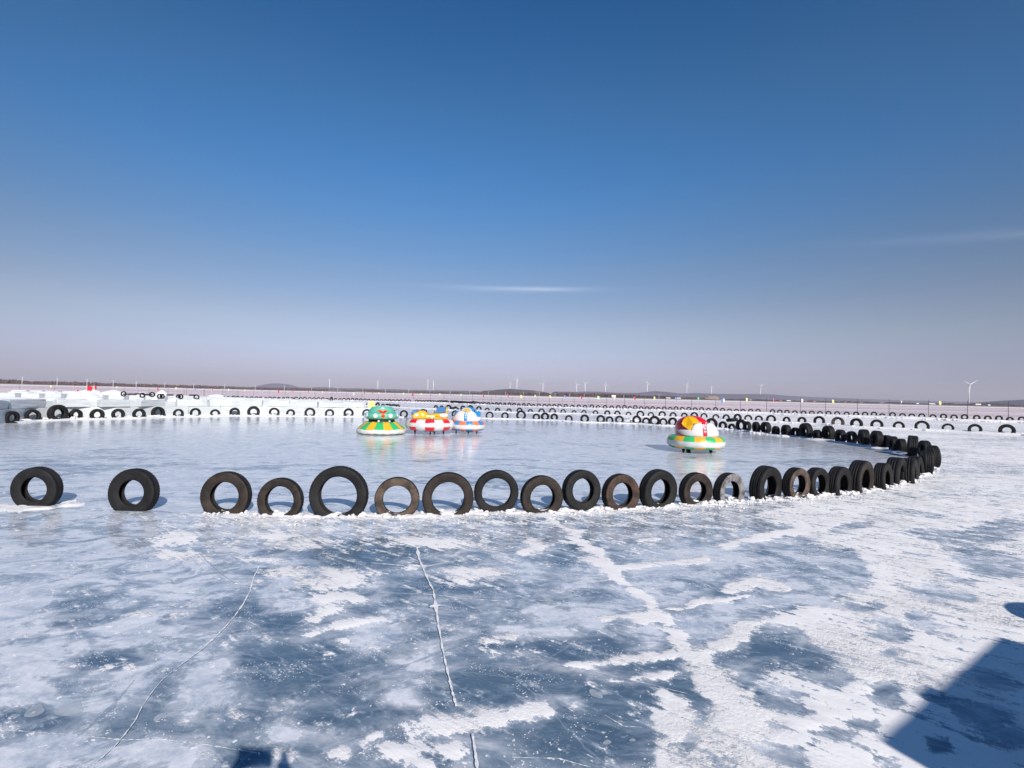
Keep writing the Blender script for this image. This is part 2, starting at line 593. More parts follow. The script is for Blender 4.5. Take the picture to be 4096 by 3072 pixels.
def bankD(x):
    """pixel row of the foot of the far snow bank"""
    return float(np.interp(x, [600, 1061, 1300, 1471, 1800, 2075, 2400, 2740, 3060, 3496, 3850, 4200],
                           [1587, 1596.5, 1601, 1606, 1614.5, 1626, 1636.5, 1646, 1655.5, 1671, 1684.5, 1696]))


# ---------------------------------------------------------------- the ice sheet
def graded(lo, hi, f0, f1, step, grow):
    v = list(np.arange(f0, f1 + 1e-6, step))
    s, x = step, v[-1]
    while x < hi:
        s *= grow
        x += s
        v.append(min(x, hi))
    s, x = step, v[0]
    while x > lo:
        s *= grow
        x -= s
        v.insert(0, max(x, lo))
    return np.array(v)


gx = graded(-5600, 5600, -6.0, 7.6, 0.03, 1.035)
gy = graded(-3000, 1000, 1.7, 8.6, 0.028, 1.035)
GX, GY = np.meshgrid(gx, gy)
WX = GX + .34 * (fbm(GX * 1.1 + 3, GY * 1.6, 201, 6) - .5) + .14 * (fbm(GX * 5, GY * 7, 203, 4) - .5)
WY = GY + .34 * (fbm(GX * 1.1 + 9, GY * 1.6, 205, 6) - .5) + .14 * (fbm(GX * 5, GY * 7, 207, 4) - .5)
wfade = np.clip((GY - 1.0) / 3.0, .45, 1.15)
PX, PY = project(GX + (WX - GX) * wfade, np.maximum(GY + (WY - GY) * wfade, .3), np.zeros_like(GX))
behind = GY < 1.0
PXs, PYs = np.where(behind, -1e5, PX), np.where(behind, -1e5, PY)


def blob(M, cx, cy, rx, ry, rot=0.0, v=1.0, mode='max', soft=0.65):
    c, s = math.cos(R(rot)), math.sin(R(rot))
    dx, dy = PXs - cx, PYs - cy
    u, w = (dx * c + dy * s) / rx, (-dx * s + dy * c) / ry
    d = np.sqrt(u * u + w * w)
    k = 1 - sstep(1 - soft, 1 + soft, d)
    if mode == 'max':
        np.maximum(M, k * v, out=M)
    else:
        M *= (1 - k * v)


def stroke(M, pts, ws, v=1.0, soft=0.5):
    best = np.full(M.shape, 9.0)
    xs, ys = [p[0] for p in pts], [p[1] for p in pts]
    pad = max(ws) * 2.5
    sel = (PXs > min(xs) - pad) & (PXs < max(xs) + pad) & (PYs > min(ys) - pad) & (PYs < max(ys) + pad)
    qx, qy = PXs[sel], PYs[sel]
    b = np.full(qx.shape, 9.0)
    for (x0, y0), (x1, y1), w0, w1 in zip(pts, pts[1:], ws, ws[1:]):
        dx, dy = x1 - x0, y1 - y0
        t = np.clip(((qx - x0) * dx + (qy - y0) * dy) / (dx * dx + dy * dy), 0, 1)
        d = np.hypot(qx - x0 - t * dx, qy - y0 - t * dy) / (w0 + (w1 - w0) * t)
        b = np.minimum(b, d)
    best[sel] = b
    k = 1 - sstep(1 - soft, 1 + soft, best)
    np.maximum(M, k * v, out=M)


def inpoly(pts):
    ins = np.zeros(PXs.shape, bool)
    n = len(pts)
    for i in range(n):
        x0, y0 = pts[i]
        x1, y1 = pts[(i + 1) % n]
        if y0 == y1:
            continue
        c = ((y0 > PYs) != (y1 > PYs)) & (PXs < (x1 - x0) * (PYs - y0) / (y1 - y0) + x0)
        ins ^= c
    return ins


ZS = 2212 / 2048.0


def ZL(x, y):
    return (x / ZS, 2000 + y / ZS)


def ZR(x, y):
    return (2048 + x / ZS, 2000 + y / ZS)


snow = np.zeros_like(GX)
# packed snow covering the right of the foreground
for dx in (-26, -13, 0, 13, 26):
    poly = [ZR(x + dx * .6, y + dx) for x, y in ((600, 1400), (600, 930), (650, 830), (760, 900), (860, 830), (960, 780), (1060, 720), (1300, 640), (1240, 520), (1330, 440), (1470, 390), (1560, 320), (1470, 235), (1230, 150), (1010, 60), (1250, -15), (3000, -60), (3000, 1400))]
    snow += inpoly(poly) * 0.2
snow = np.clip(snow, 0, 1) * 0.74
holes = [(1120, 640, 250, 75, 12), (1330, 740, 100, 42, 20), (780, 930, 75, 62, 40), (1130, 850, 150, 50, 18), (1060, 950, 110, 55, 25), (1180, 1110, 110, 40, 10), (1380, 1000, 90, 28, 5),
         (1620, 830, 70, 50, 10), (1640, 560, 75, 45, 30), (1480, 462, 90, 16, 8), (1830, 400, 140, 30, 10), (1980, 348, 70, 10, 5), (1800, 540, 80, 30, 10), (2040, 265, 160, 55, 12), (1480, 120, 80, 22, -12),
         (1120, 100, 110, 18, 15), (750, 1085, 26, 38, 20), (2040, 940, 150, 42, 10), (2150, 1040, 110, 46, 15), (2110, 780, 120, 34, 10), (1600, 1120, 70, 26, 15), (1850, 1060, 60, 30, 10), (1650, 660, 40, 14, 10),
         (1900, 160, 160, 26, 6), (2120, 130, 150, 40, -14), (1750, 60, 130, 16, 8), (1870, 880, 70, 22, 10), (1480, 940, 80, 20, 10), (1560, 450, 60, 16, 30)]
for cx, cy, rx, ry, ro in holes:
    blob(snow, *ZR(cx, cy), rx / ZS, ry / ZS, ro, 0.80, 'cut', 0.55)
# veins and drifts
for pts, ws in (
        ([(150, 60), (260, 150), (390, 262), (460, 335), (520, 410), (600, 500), (680, 600), (780, 700), (880, 850), (980, 980)], [9, 22, 36, 24, 22, 34, 44, 54, 80, 130]),
        ([(400, 300), (600, 272), (810, 242)], [26, 16, 12]),
        ([(620, 462), (850, 432), (1030, 402)], [8, 9, 6]),
        ([(225, 722), (420, 668), (650, 642)], [14, 24, 26]),
        ([(320, 502), (470, 482)], [10, 16]),
        ([(470, 500), (600, 500)], [26, 20]),
        ([(780, 650), (950, 590), (1150, 525), (1330, 500)], [30, 22, 28, 40]),
        ([(640, 745), (540, 760), (480, 770)], [26, 24, 10]),
        ([(930, 205), (1100, 165), (1300, 120)], [14, 16, 20]),
        ([(910, 365), (1040, 345), (1190, 370)], [24, 30, 24]),
        ([(720, 440), (800, 430), (880, 425)], [10, 16, 6]),
        ([(640, 830), (700, 900), (700, 1000)], [30, 60, 80]),
        ([(60, 170), (130, 200), (60, 215)], [14, 26, 16]),
        ([(560, 180), (680, 175)], [8, 8]),
        ([(0, 610), (30, 600)], [26, 10]),
        ([(-40, 930), (80, 920), (140, 940)], [34, 36, 16]),
        ([(380, 775), (450, 790)], [10, 6])):
    stroke(snow, [ZR(*p) for p in pts], [w / ZS for w in ws], .90, .75)
for cx, cy, rx, ry, ro, v in (
        (740, 160, 120, 34, 0, .75), (770, 235, 120, 42, 10, .72), (900, 110, 70, 18, 0, .7), (1150, 90, 300, 26, 0, .72), (1250, 165, 210, 42, 5, .72), (1130, 255, 130, 18, 5, .66),
        (1195, 322, 105, 26, -5, .95), (1450, 345, 180, 44, 0, .9), (1480, 415, 130, 34, 0, .95), (1420, 468, 95, 28, -10, .95), (1520, 528, 200, 20, -8, 1.0), (1345, 572, 55, 16, -10, 1.), (1465, 613, 34, 15, 0, 1.),
        (1850, 180, 220, 34, 3, .85), (2080, 322, 180, 48, -5, .95), (1810, 292, 60, 10, 0, .9), (2150, 612, 80, 28, -8, 1.),
        (1900, 975, 190, 52, 5, 1.), (1760, 1078, 120, 44, 0, .9), (2080, 950, 130, 48, -10, .95), (1950, 1085, 70, 46, 0, .95), (1470, 1080, 55, 30, 0, .9), (1215, 1120, 85, 42, 0, .95), (1592, 1022, 42, 15, -5, 1.),
        (1840, 1150, 90, 30, 0, .9), (1500, 920, 12, 10, 0, 1.), (500, 730, 70, 16, 40, .62), (400, 745, 38, 14, -20, .9), (640, 500, 240, 18, -3, .55), (420, 568, 40, 9, 0, .8), (240, 185, 60, 10, 0, .6)):
    blob(snow, *ZL(cx, cy), rx / ZS, ry / ZS, ro, min(v, .84) if rx > 40 else v, soft=.85)
# crumbs along the foot of the front row
fx = [p[0] for p in front[2:24]]
fy = [p[1] + 6 for p in front[2:24]]
stroke(snow, list(zip(fx, fy)), [max(9, 24 - i * .6) for i in range(len(fx))], 0.62, 0.8)
stroke(snow, [(-20, 2028), (120, 2030), (300, 2010)], [10, 16, 6], 1.0)
foreground = (GY > 1.0) & (GY < 12) & (PYs > 2000)

# milky cloud in the ice
milky = np.zeros_like(GX)
blob(milky, 100, 2400, 900, 420, 0, .55, soft=.7)
blob(milky, 900, 2100, 900, 90, 0, .5, soft=.7)
blob(milky, 3000, 2350, 900, 260, 0, .35, soft=.7)
for cx, cy, rx, ry, ro, v in (
        (150, 420, 230, 60, 0, .8), (560, 440, 200, 52, -15, .85), (560, 590, 190, 80, -10, .85), (80, 720, 150, 110, 0, .75), (240, 905, 100, 36, 5, 1.), (762, 892, 42, 20, -8, 1.1), (880, 780, 130, 60, -30, .95),
        (850, 860, 120, 60, -20, .9), (90, 860, 120, 50, 0, .9), (1250, 420, 110, 70, 20, .75), (1620, 590, 160, 70, -10, .75), (1190, 1010, 60, 46, 0, .95), (500, 250, 420, 110, 0, .55), (1100, 1060, 120, 90, 0, .35),
        (230, 1090, 300, 70, 0, .8), (700, 1090, 260, 60, 0, .55), (600, 800, 120, 60, 0, .4), (1780, 760, 120, 60, 0, .5), (1700, 920, 100, 60, 0, .2), (1060, 300, 180, 30, 0, .4)):
    blob(milky, *ZL(cx, cy), rx / ZS, ry / ZS, ro, v, soft=0.8)
for cx, cy, rx, ry, ro, v in (
        (620, 360, 220, 60, 20, .6), (850, 520, 230, 60, 0, .8), (700, 220, 260, 40, 0, .6), (200, 520, 180, 60, -10, .6), (360, 840, 34, 18, 0, 1.1), (240, 880, 60, 30, 10, .8), (820, 532, 24, 12, 0, 1.1),
        (1100, 450, 200, 30, 0, .6), (1400, 350, 120, 30, 0, .5), (540, 560, 130, 60, 30, .5), (100, 290, 140, 40, 0, .55), (1120, 800, 120, 40, 10, .5), (1000, 280, 200, 50, 0, .5), (380, 250, 80, 30, 0, .5), (2000, 260, 200, 60, 0, .5)):
    blob(milky, *ZR(cx, cy), rx / ZS, ry / ZS, ro, v, soft=0.8)
darkm = np.zeros_like(GX)
for cx, cy, rx, ry, ro, v in (
        (350, 440, 160, 60, -15, .9), (420, 720, 140, 40, -10, 1.), (1080, 500, 230, 70, 0, .9), (1250, 730, 260, 90, -5, 1.), (1620, 215, 200, 60, 0, 1.), (140, 950, 150, 46, 0, .8), (1500, 920, 220, 60, 0, 1.),
        (300, 540, 120, 40, 0, .8), (2000, 380, 200, 40, 0, .6), (1900, 860, 120, 50, 0, .9), (1000, 1100, 180, 60, 0, .5), (2100, 800, 200, 80, 0, 1.), (1100, 320, 90, 20, 0, .7)):
    blob(darkm, *ZL(cx, cy), rx / ZS, ry / ZS, ro, v, soft=0.8)
for cx, cy, rx, ry, ro, v in (
        (300, 640, 200, 50, 0, .8), (480, 900, 260, 110, 0, .9), (150, 800, 220, 60, 0, .6), (1150, 640, 200, 60, 10, 1.), (300, 190, 60, 40, 0, .8), (780, 850, 120, 120, 30, 1.), (440, 700, 90, 40, 0, .5), (620, 660, 90, 60, 0, .6),
        (300, 1050, 280, 100, 0, .8), (1240, 480, 90, 30, 0, .8), (1450, 200, 150, 40, 0, .7), (960, 390, 120, 26, 0, .6), (2060, 240, 120, 60, 0, .6)):
    blob(darkm, *ZR(cx, cy), rx / ZS, ry / ZS, ro, v, soft=0.8)

# regions away from the foreground, laid out on the ground in metres
ringpts = [at(p[0], p[1]) for p in front] + [at(p[0], p[1]) for p in rowB_right + rowB_mid + rowB_left]
ring_poly = [(p.x, p.y) for p in ringpts] + [(-60, 16), (-60, 6.2)]


def inpoly_w(pts, X, Y):
    ins = np.zeros(X.shape, bool)
    n = len(pts)
    for i in range(n):
        x0, y0 = pts[i]
        x1, y1 = pts[(i + 1) % n]
        if y0 == y1:
            continue
        ins ^= ((y0 > Y) != (y1 > Y)) & (X < (x1 - x0) * (Y - y0) / (y1 - y0) + x0)
    return ins


rink = inpoly_w(ring_poly, GX, GY)
n_big = fbm(GX * 0.10, GY * 0.22, 3)
n_mid = fbm(GX * 0.45, GY * 0.9, 5)
gen_snow = 0.40 + 0.5 * (n_mid - 0.5)
outside = np.where(GX > 9, 0.60, 0.34) + 0.55 * (n_mid - 0.5) + 0.3 * (n_big - 0.5)
# worn path hugging the outside of the right corner is whiter
blend = sstep(8.4, 11.0, GY)
base = np.where(rink, 0.07 + 0.25 * (n_mid - 0.5), outside)
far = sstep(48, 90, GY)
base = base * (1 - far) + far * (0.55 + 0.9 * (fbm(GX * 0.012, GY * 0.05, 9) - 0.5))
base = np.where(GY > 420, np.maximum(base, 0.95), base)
nearrow = sstep(2330, 2080, PYs) if False else np.clip((2330 - PYs) / 250, 0, 1)
snow = np.where((PYs > 1990) & (PYs < 1e5), np.maximum(snow, .12 + .30 * nearrow * np.clip((PXs - 350) / 500, 0, 1) + .30 * (fbm(GX * 1.7, GY * 4.5, 61) - .5)), snow)
fg_w = (PYs > 2000 - 1) & (GY > 1) & (GY < 12)
snow = np.where(fg_w & ~rink, snow, base)
# snow just right of the front row's curve
mw = (~rink) & (PYs <= 2000) & (GY > 1) & (GY < 22) & (GX > 3)
trk = 0.62 + 0.5 * (n_mid - 0.5)
snow = np.where(mw, trk, snow)
snow = np.where(rink, np.maximum(base, np.where(PYs > 1980, 0, 0)), snow)
stroke(snow, list(zip(fx, fy)), [max(7, 20 - i * .5) for i in range(len(fx))], 0.66, 0.8)
milky = np.where(GY > 8.6, 0.45 + 0.6 * (n_mid - 0.5) + 0.4 * (n_big - .5), milky)
milky = np.where(rink, 0.72 + 0.9 * (n_mid - 0.5) + 0.5 * (n_big - 0.5), milky)
milky = np.where(GY > 30, 0.75, milky)
darkm = np.where(rink, sstep(.55, .75, fbm(GX * .5 + 7, GY * 1.3, 21)) * .8, darkm)
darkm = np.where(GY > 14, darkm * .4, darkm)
side = np.where(rink, 1.0, 0.0)
fine = fbm(GX * 9, GY * 9, 31)
dir_u = GX * .79 - GY * .61
dir_v = GX * .61 + GY * .79
streaky = fbm(dir_u * 5, dir_v * 16, 41)
sn_h = sstep(0.45, 0.75, snow + 0.5 * (fine - 0.5) + 0.35 * (streaky - .5))
near_w = sstep(40, 10, np.abs(GY)) if False else (1 - sstep(10, 30, np.hypot(GX, GY)))
GZ = sn_h * (0.001 + 0.006 * streaky) * near_w
nv = GX.size
V = np.stack([GX, GY, GZ], -1).reshape(-1, 3)
ny, nx = GX.shape
ii = np.arange(ny - 1)[:, None] * nx + np.arange(nx - 1)[None, :]
Fq = np.stack([ii, ii + 1, ii + nx + 1, ii + nx], -1).reshape(-1, 4)

# cracks and pressure seams: thin ribbons in the same sheet
ex_v, ex_f, ex_m = [], [], []


def ribbon(pts, w, mi, jit=2.6, zr=0.004, wj=.75):
    w = [q * (.42 if mi == 1 else .9) for q in w]
    P = []
    for (a, b), wa, wb in zip(zip(pts, pts[1:]), w, w[1:]):
        n = max(2, int(math.hypot(b[0] - a[0], b[1] - a[1]) / 11))
        for i in range(n):
            t = i / n
            P.append((a[0] + (b[0] - a[0]) * t + random.uniform(-1, 1) * jit * .35, a[1] + (b[1] - a[1]) * t + random.uniform(-1, 1) * jit * .22, wa + (wb - wa) * t))
    P.append((*pts[-1], w[-1]))
    G = [(at(x, y), ww) for x, y, ww in P]
    b0 = nv + len(ex_v)
    for i, (g, ww) in enumerate(G):
        a = G[max(i - 1, 0)][0]
        c = G[min(i + 1, len(G) - 1)][0]
        t = (c - a).normalized()
        nrm = Vector((-t.y, t.x, 0))
        ww = ww * (1 + random.uniform(-wj, wj)) * (random.uniform(1.6, 3.2) if random.random() < .09 and mi == 1 else 1)
        ex_v.append((g.x + nrm.x * ww, g.y + nrm.y * ww, zr))
        ex_v.append((g.x - nrm.x * ww, g.y - nrm.y * ww, zr))
    for i in range(len(G) - 1):
        ex_f.append((b0 + 2 * i, b0 + 2 * i + 1, b0 + 2 * i + 3, b0 + 2 * i + 2))
        ex_m.append(mi)


def ZLs(l):
    return [ZL(*p) for p in l]


def ZRs(l):
    return [ZR(*p) for p in l]


# white healed cracks (width in metres, half)
ribbon(ZLs([(1800, 205), (1812, 260), (1840, 330), (1872, 395), (1882, 460), (1893, 540), (1910, 640), (1932, 740), (1950, 820), (1972, 900)]), [.012, .014, .014, .016, .020, .012, .010, .011, .012, .012], 1, zr=.011)
ribbon(ZLs([(2040, 1020), (2050, 1080), (2060, 1160), (2075, 1230)]), [.010, .012, .012, .012], 1, zr=.012)
ribbon(ZLs([(1120, 290), (1095, 340), (1080, 400), (1045, 465), (1000, 525), (940, 590), (870, 655), (780, 720), (700, 785), (655, 840), (615, 900), (585, 960), (540, 1020), (490, 1080), (400, 1155)]),
       [.006, .007, .009, .010, .008, .006, .005, .004, .004, .004, .004, .004, .004, .004, .004], 1, zr=.011)
ribbon(ZLs([(0, 1003), (150, 1012), (330, 1025), (520, 1046), (700, 1044), (900, 1068), (1110, 1104)]), [.003, .004, .004, .005, .005, .004, .003], 1, zr=.011)
ribbon(ZLs([(500, 328), (700, 342), (900, 352), (1080, 368), (1330, 376)]), [.006, .007, .006, .007, .005], 1)
ribbon(ZLs([(1640, 400), (1750, 406), (1870, 410), (2000, 428), (2190, 440)]), [.005, .005, .008, .006, .004], 1)
ribbon(ZLs([(1510, 266), (1660, 278), (1830, 290), (1980, 262)]), [.006, .008, .012, .008], 1)
ribbon(ZLs([(1858, 470), (1880, 462), (1925, 462)]), [.02, .035, .006], 1, zr=.013)
ribbon(ZRs([(20, 430), (200, 440), (420, 470)]), [.003, .004, .003], 1)
ribbon(ZRs([(640, 262), (760, 330), (900, 400)]), [.004, .004, .003], 1)
ribbon(ZRs([(600, 460), (800, 465), (1000, 480), (1120, 500)]), [.003, .003, .003, .003], 1)
ribbon(ZRs([(0, 665), (200, 712), (360, 745), (600, 800), (760, 840)]), [.003, .003, .004, .003, .003], 1)
ribbon(ZRs([(0, 1115), (200, 1120), (340, 1158)]), [.003, .004, .004], 1)
ribbon(ZRs([(90, 305), (300, 345), (480, 405)]), [.003, .003, .002], 1)
ribbon(ZRs([(400, 930), (480, 980), (560, 985)]), [.004, .004, .003], 1)
ribbon(ZLs([(860, 230), (900, 270), (955, 320), (1020, 365)]), [.004, .005, .005, .004], 3, zr=.003)
ribbon(ZLs([(1040, 510), (1120, 555), (1220, 610), (1340, 670), (1400, 700)]), [.008, .012, .014, .016, .010], 3, zr=.003)
ribbon(ZLs([(1100, 860), (1280, 770), (1400, 720)]), [.002, .003, .002], 3, zr=.003)
ribbon(ZLs([(980, 1020), (1200, 940), (1400, 850), (1640, 760), (1900, 660), (2200, 570)]), [.012, .022, .020, .016, .012, .006], 3, zr=.003)
ribbon(ZLs([(1680, 830), (1800, 800), (1950, 785), (2200, 740)]), [.003, .003, .003, .003], 3, zr=.003)
ribbon(ZLs([(330, 1030), (480, 900), (580, 780)]), [.006, .012, .005], 3, zr=.003)
ribbon([(330, 1995), (700, 1985), (1000, 2010)], [.01, .012, .01], 3, zr=.003)
ribbon([(2960, 1815), (3200, 1790), (3420, 1770)], [.02, .03, .02], 1)
ribbon([(3210, 1845), (3330, 1862), (3440, 1880)], [.03, .04, .02], 1)
ribbon([(1450, 1905), (1480, 1940), (1505, 1950)], [.006, .008, .006], 1)

# healed bubbles frozen flat under the surface and ice crumbs lying on it
def disc(cx, cy, r, e, mi, z, n=12):
    b0 = nv + len(ex_v)
    ph = random.random() * 3
    an = random.random() * math.pi
    co, si = math.cos(an), math.sin(an)
    for k in range(n):
        a = 2 * math.pi * k / n
        rr = r * (1 + .16 * math.sin(2 * a + ph) + .10 * math.sin(3 * a + ph * 2))
        u, w = rr * math.cos(a), rr * e * math.sin(a)
        ex_v.append((cx + u * co - w * si, cy + u * si + w * co, z))
    ex_f.append(tuple(range(b0, b0 + n)))
    ex_m.append(mi)


for cx, cy, r in ((762, 892, .045), (1757, 556, .035), (1738, 630, .03), (2078, 470, .04), (690, 940, .028), (150, 915, .05), (300, 905, .07), (1640, 762, .012), (360, 900, .015), (1850, 700, .02)):
    g = at(*ZL(cx, cy))
    disc(g.x, g.y, r, .8, 2, .0035 + random.random() * .0004, 20)
for cx, cy, r in ((360, 840, .040), (820, 532, .035), (1010, 636, .03), (155, 435, .05), (120, 880, .03), (410, 1050, .02), (520, 1040, .014), (55, 802, .016), (760, 430, .02)):
    g = at(*ZR(cx, cy))
    disc(g.x, g.y, r, .75, 2, .0035 + random.random() * .0004, 20)
quads = [f for f in ex_f if len(f) == 4]
me = mesh_np('ice_sheet', V, Fq)
# add ribbons and discs as extra polygons through bmesh-free append
bm = bmesh.new()
evs = [bm.verts.new(v) for v in ex_v]
for f, m in zip(ex_f, ex_m):
    try:
        bf = bm.faces.new([evs[i - nv] for i in f])
        bf.material_index = m
    except ValueError:
        pass
bm.normal_update()
for f in bm.faces:
    if f.normal.z < 0:
        f.normal_flip()
EXTRA = bm


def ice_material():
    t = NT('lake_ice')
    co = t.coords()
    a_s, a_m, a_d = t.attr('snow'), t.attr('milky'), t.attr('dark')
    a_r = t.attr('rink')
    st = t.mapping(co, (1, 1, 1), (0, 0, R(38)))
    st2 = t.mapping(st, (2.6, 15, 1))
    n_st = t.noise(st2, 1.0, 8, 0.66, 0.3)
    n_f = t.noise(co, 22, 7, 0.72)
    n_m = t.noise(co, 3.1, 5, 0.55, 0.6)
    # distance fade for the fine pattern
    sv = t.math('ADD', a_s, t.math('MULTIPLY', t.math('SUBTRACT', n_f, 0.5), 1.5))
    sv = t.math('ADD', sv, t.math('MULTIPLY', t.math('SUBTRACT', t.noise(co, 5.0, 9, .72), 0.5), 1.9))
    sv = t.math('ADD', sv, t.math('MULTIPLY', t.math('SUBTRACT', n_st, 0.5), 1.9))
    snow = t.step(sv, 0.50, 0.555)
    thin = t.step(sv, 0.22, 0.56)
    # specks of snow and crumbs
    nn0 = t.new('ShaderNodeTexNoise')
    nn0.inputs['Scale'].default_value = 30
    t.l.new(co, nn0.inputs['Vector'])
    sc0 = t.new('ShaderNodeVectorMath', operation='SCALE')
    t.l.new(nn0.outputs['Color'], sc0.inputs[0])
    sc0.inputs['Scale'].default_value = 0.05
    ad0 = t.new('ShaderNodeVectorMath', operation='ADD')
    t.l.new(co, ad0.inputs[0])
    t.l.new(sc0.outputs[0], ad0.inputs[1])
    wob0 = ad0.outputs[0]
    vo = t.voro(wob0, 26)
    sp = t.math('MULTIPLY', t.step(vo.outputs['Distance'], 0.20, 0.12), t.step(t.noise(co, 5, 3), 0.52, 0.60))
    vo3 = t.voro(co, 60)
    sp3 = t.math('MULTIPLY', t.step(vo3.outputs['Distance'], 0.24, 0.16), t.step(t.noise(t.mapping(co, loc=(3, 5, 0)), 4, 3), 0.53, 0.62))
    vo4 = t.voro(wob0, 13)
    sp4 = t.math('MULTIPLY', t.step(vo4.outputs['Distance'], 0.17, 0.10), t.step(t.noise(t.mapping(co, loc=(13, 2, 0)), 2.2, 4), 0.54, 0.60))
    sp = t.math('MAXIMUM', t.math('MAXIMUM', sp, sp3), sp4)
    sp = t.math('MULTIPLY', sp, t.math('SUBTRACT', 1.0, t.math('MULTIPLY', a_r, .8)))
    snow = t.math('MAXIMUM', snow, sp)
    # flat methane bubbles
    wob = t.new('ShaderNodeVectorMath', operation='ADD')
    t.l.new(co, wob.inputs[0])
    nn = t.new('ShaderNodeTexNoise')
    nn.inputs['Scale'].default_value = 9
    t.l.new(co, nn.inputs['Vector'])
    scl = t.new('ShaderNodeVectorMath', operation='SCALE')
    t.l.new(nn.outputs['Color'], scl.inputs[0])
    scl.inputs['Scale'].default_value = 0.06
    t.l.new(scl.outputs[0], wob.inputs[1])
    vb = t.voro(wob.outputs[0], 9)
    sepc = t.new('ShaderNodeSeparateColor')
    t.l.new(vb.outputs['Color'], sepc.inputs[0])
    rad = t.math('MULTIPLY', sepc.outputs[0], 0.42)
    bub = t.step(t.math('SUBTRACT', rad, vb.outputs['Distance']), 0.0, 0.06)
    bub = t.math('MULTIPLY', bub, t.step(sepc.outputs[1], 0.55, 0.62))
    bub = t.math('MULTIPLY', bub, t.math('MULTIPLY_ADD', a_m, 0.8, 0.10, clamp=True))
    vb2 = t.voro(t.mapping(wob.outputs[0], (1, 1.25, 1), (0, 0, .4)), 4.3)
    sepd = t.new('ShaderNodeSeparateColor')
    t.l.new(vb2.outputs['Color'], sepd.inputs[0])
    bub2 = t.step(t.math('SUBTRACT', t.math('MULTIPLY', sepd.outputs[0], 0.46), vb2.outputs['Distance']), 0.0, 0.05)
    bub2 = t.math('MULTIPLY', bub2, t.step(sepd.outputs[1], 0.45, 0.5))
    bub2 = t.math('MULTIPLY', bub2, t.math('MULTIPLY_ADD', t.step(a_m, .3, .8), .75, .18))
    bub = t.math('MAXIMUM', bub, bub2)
    # internal fractures
    cr = t.voro(t.mapping(wob.outputs[0], (1, 1, 1), (0, 0, .7)), 0.8, 'DISTANCE_TO_EDGE')
    crk = t.step(cr.outputs['Distance'], 0.006, 0.0)
    cr2 = t.voro(t.mapping(wob.outputs[0], (1.6, .6, 1), (0, 0, -.5)), 1.3, 'DISTANCE_TO_EDGE')
    crk2 = t.math('MULTIPLY', t.step(cr2.outputs['Distance'], 0.03, 0.0), t.step(t.noise(co, 1.1, 2), .45, .65))
    mk = t.math('ADD', t.math('MULTIPLY_ADD', a_m, .72, .42), t.math('MULTIPLY', t.math('SUBTRACT', n_m, 0.5), 1.6))
    mk = t.math('ADD', mk, t.math('MULTIPLY', t.math('SUBTRACT', t.noise(t.mapping(co, (1, 2.2, 1), (0, 0, .25)), 1.2, 6, .6), 0.5), 0.9))
    mk = t.math('SUBTRACT', mk, t.math('MULTIPLY', a_d, 0.68))
    n_l = t.noise(t.mapping(co, (1, 1.7, 1), (0, 0, -.3), (7, 3, 0)), 2.4, 9, 0.7, 1.2)
    mk = t.math('ADD', mk, t.math('MULTIPLY', t.math('SUBTRACT', n_l, .5), 1.3))
    lay = t.math('MULTIPLY', t.step(t.math('ADD', mk, t.math('MULTIPLY', t.math('SUBTRACT', n_f, .5), .5)), .66, .74), .22)
    mk = t.math('ADD', t.math('MULTIPLY', t.step(mk, -.07, 1.02), .90), lay)
    mk = t.math('ADD', mk, t.math('MULTIPLY', bub, 0.5), clamp=True)
    deep = t.mix(t.noise(co, 1.3, 4), (0.040, 0.080, 0.140), (0.12, 0.185, 0.26))
    n_dk = t.noise(t.mapping(co, (1.0, 3.2, 1), (0, 0, .5), (4, 1, 0)), 3.2, 9, 0.72, .8)
    deep = t.mix(t.math('MULTIPLY', t.step(n_dk, .44, .70), .55), deep, (0.27, 0.345, 0.43))
    deep = t.mix(t.math('MULTIPLY', t.step(n_st, .50, .66), .30), deep, (0.30, 0.37, 0.45))
    milk = t.mix(t.math('ADD', t.math('MULTIPLY', t.step(n_l, .38, .62), .6), t.math('MULTIPLY', t.step(n_f, .3, .7), .4)), (0.34, 0.405, 0.50), (0.76, 0.77, 0.82))
    ice = t.mix(mk, deep, milk)
    ice = t.mix(t.math('MULTIPLY', crk2, 0.14), ice, (0.35, 0.45, 0.55))
    ice = t.mix(t.math('MULTIPLY', crk, 0.20), ice, (0.55, 0.62, 0.70))
    ice = t.mix(t.math('MULTIPLY', t.math('SUBTRACT', thin, snow, clamp=True), 0.50), ice, (0.60, 0.65, 0.72))
    sn_c = t.mix(t.noise(co, 2.0, 5, 0.6), (0.72, 0.71, 0.735), (0.90, 0.89, 0.89))
    col = t.mix(snow, ice, sn_c)
    # relief
    sn_h = t.math('MULTIPLY', t.step(sv, 0.50, 0.75), t.math('MULTIPLY_ADD', t.noise(co, 38, 6, .75), 1.1, t.math('MULTIPLY', n_st, 1.2)))
    wav = t.noise(t.mapping(co, (2.2, 5.5, 1)), 1.0, 5, 0.6)
    b1 = t.bump(wav, 0.06, 0.05)
    b2 = t.bump(sn_h, t.math('MULTIPLY_ADD', t.step(t.noise(co, 1.4, 3), .4, .6), .38, .12), 0.02, b1)
    b2 = t.bump(t.math('MULTIPLY', snow, t.noise(st2, 2.2, 4, .6)), 0.14, 0.03, b2)
    rough = t.mix(snow, t.math('MULTIPLY_ADD', n_f, 0.14, 0.07), (0.8, 0.8, 0.8))
    b = t.bsdf(col, rough, b2, 0.5, 1.31)
    t.set(b.inputs['Specular IOR Level'], t.math('MULTIPLY_ADD', snow, -0.4, 0.5))
    return t.m


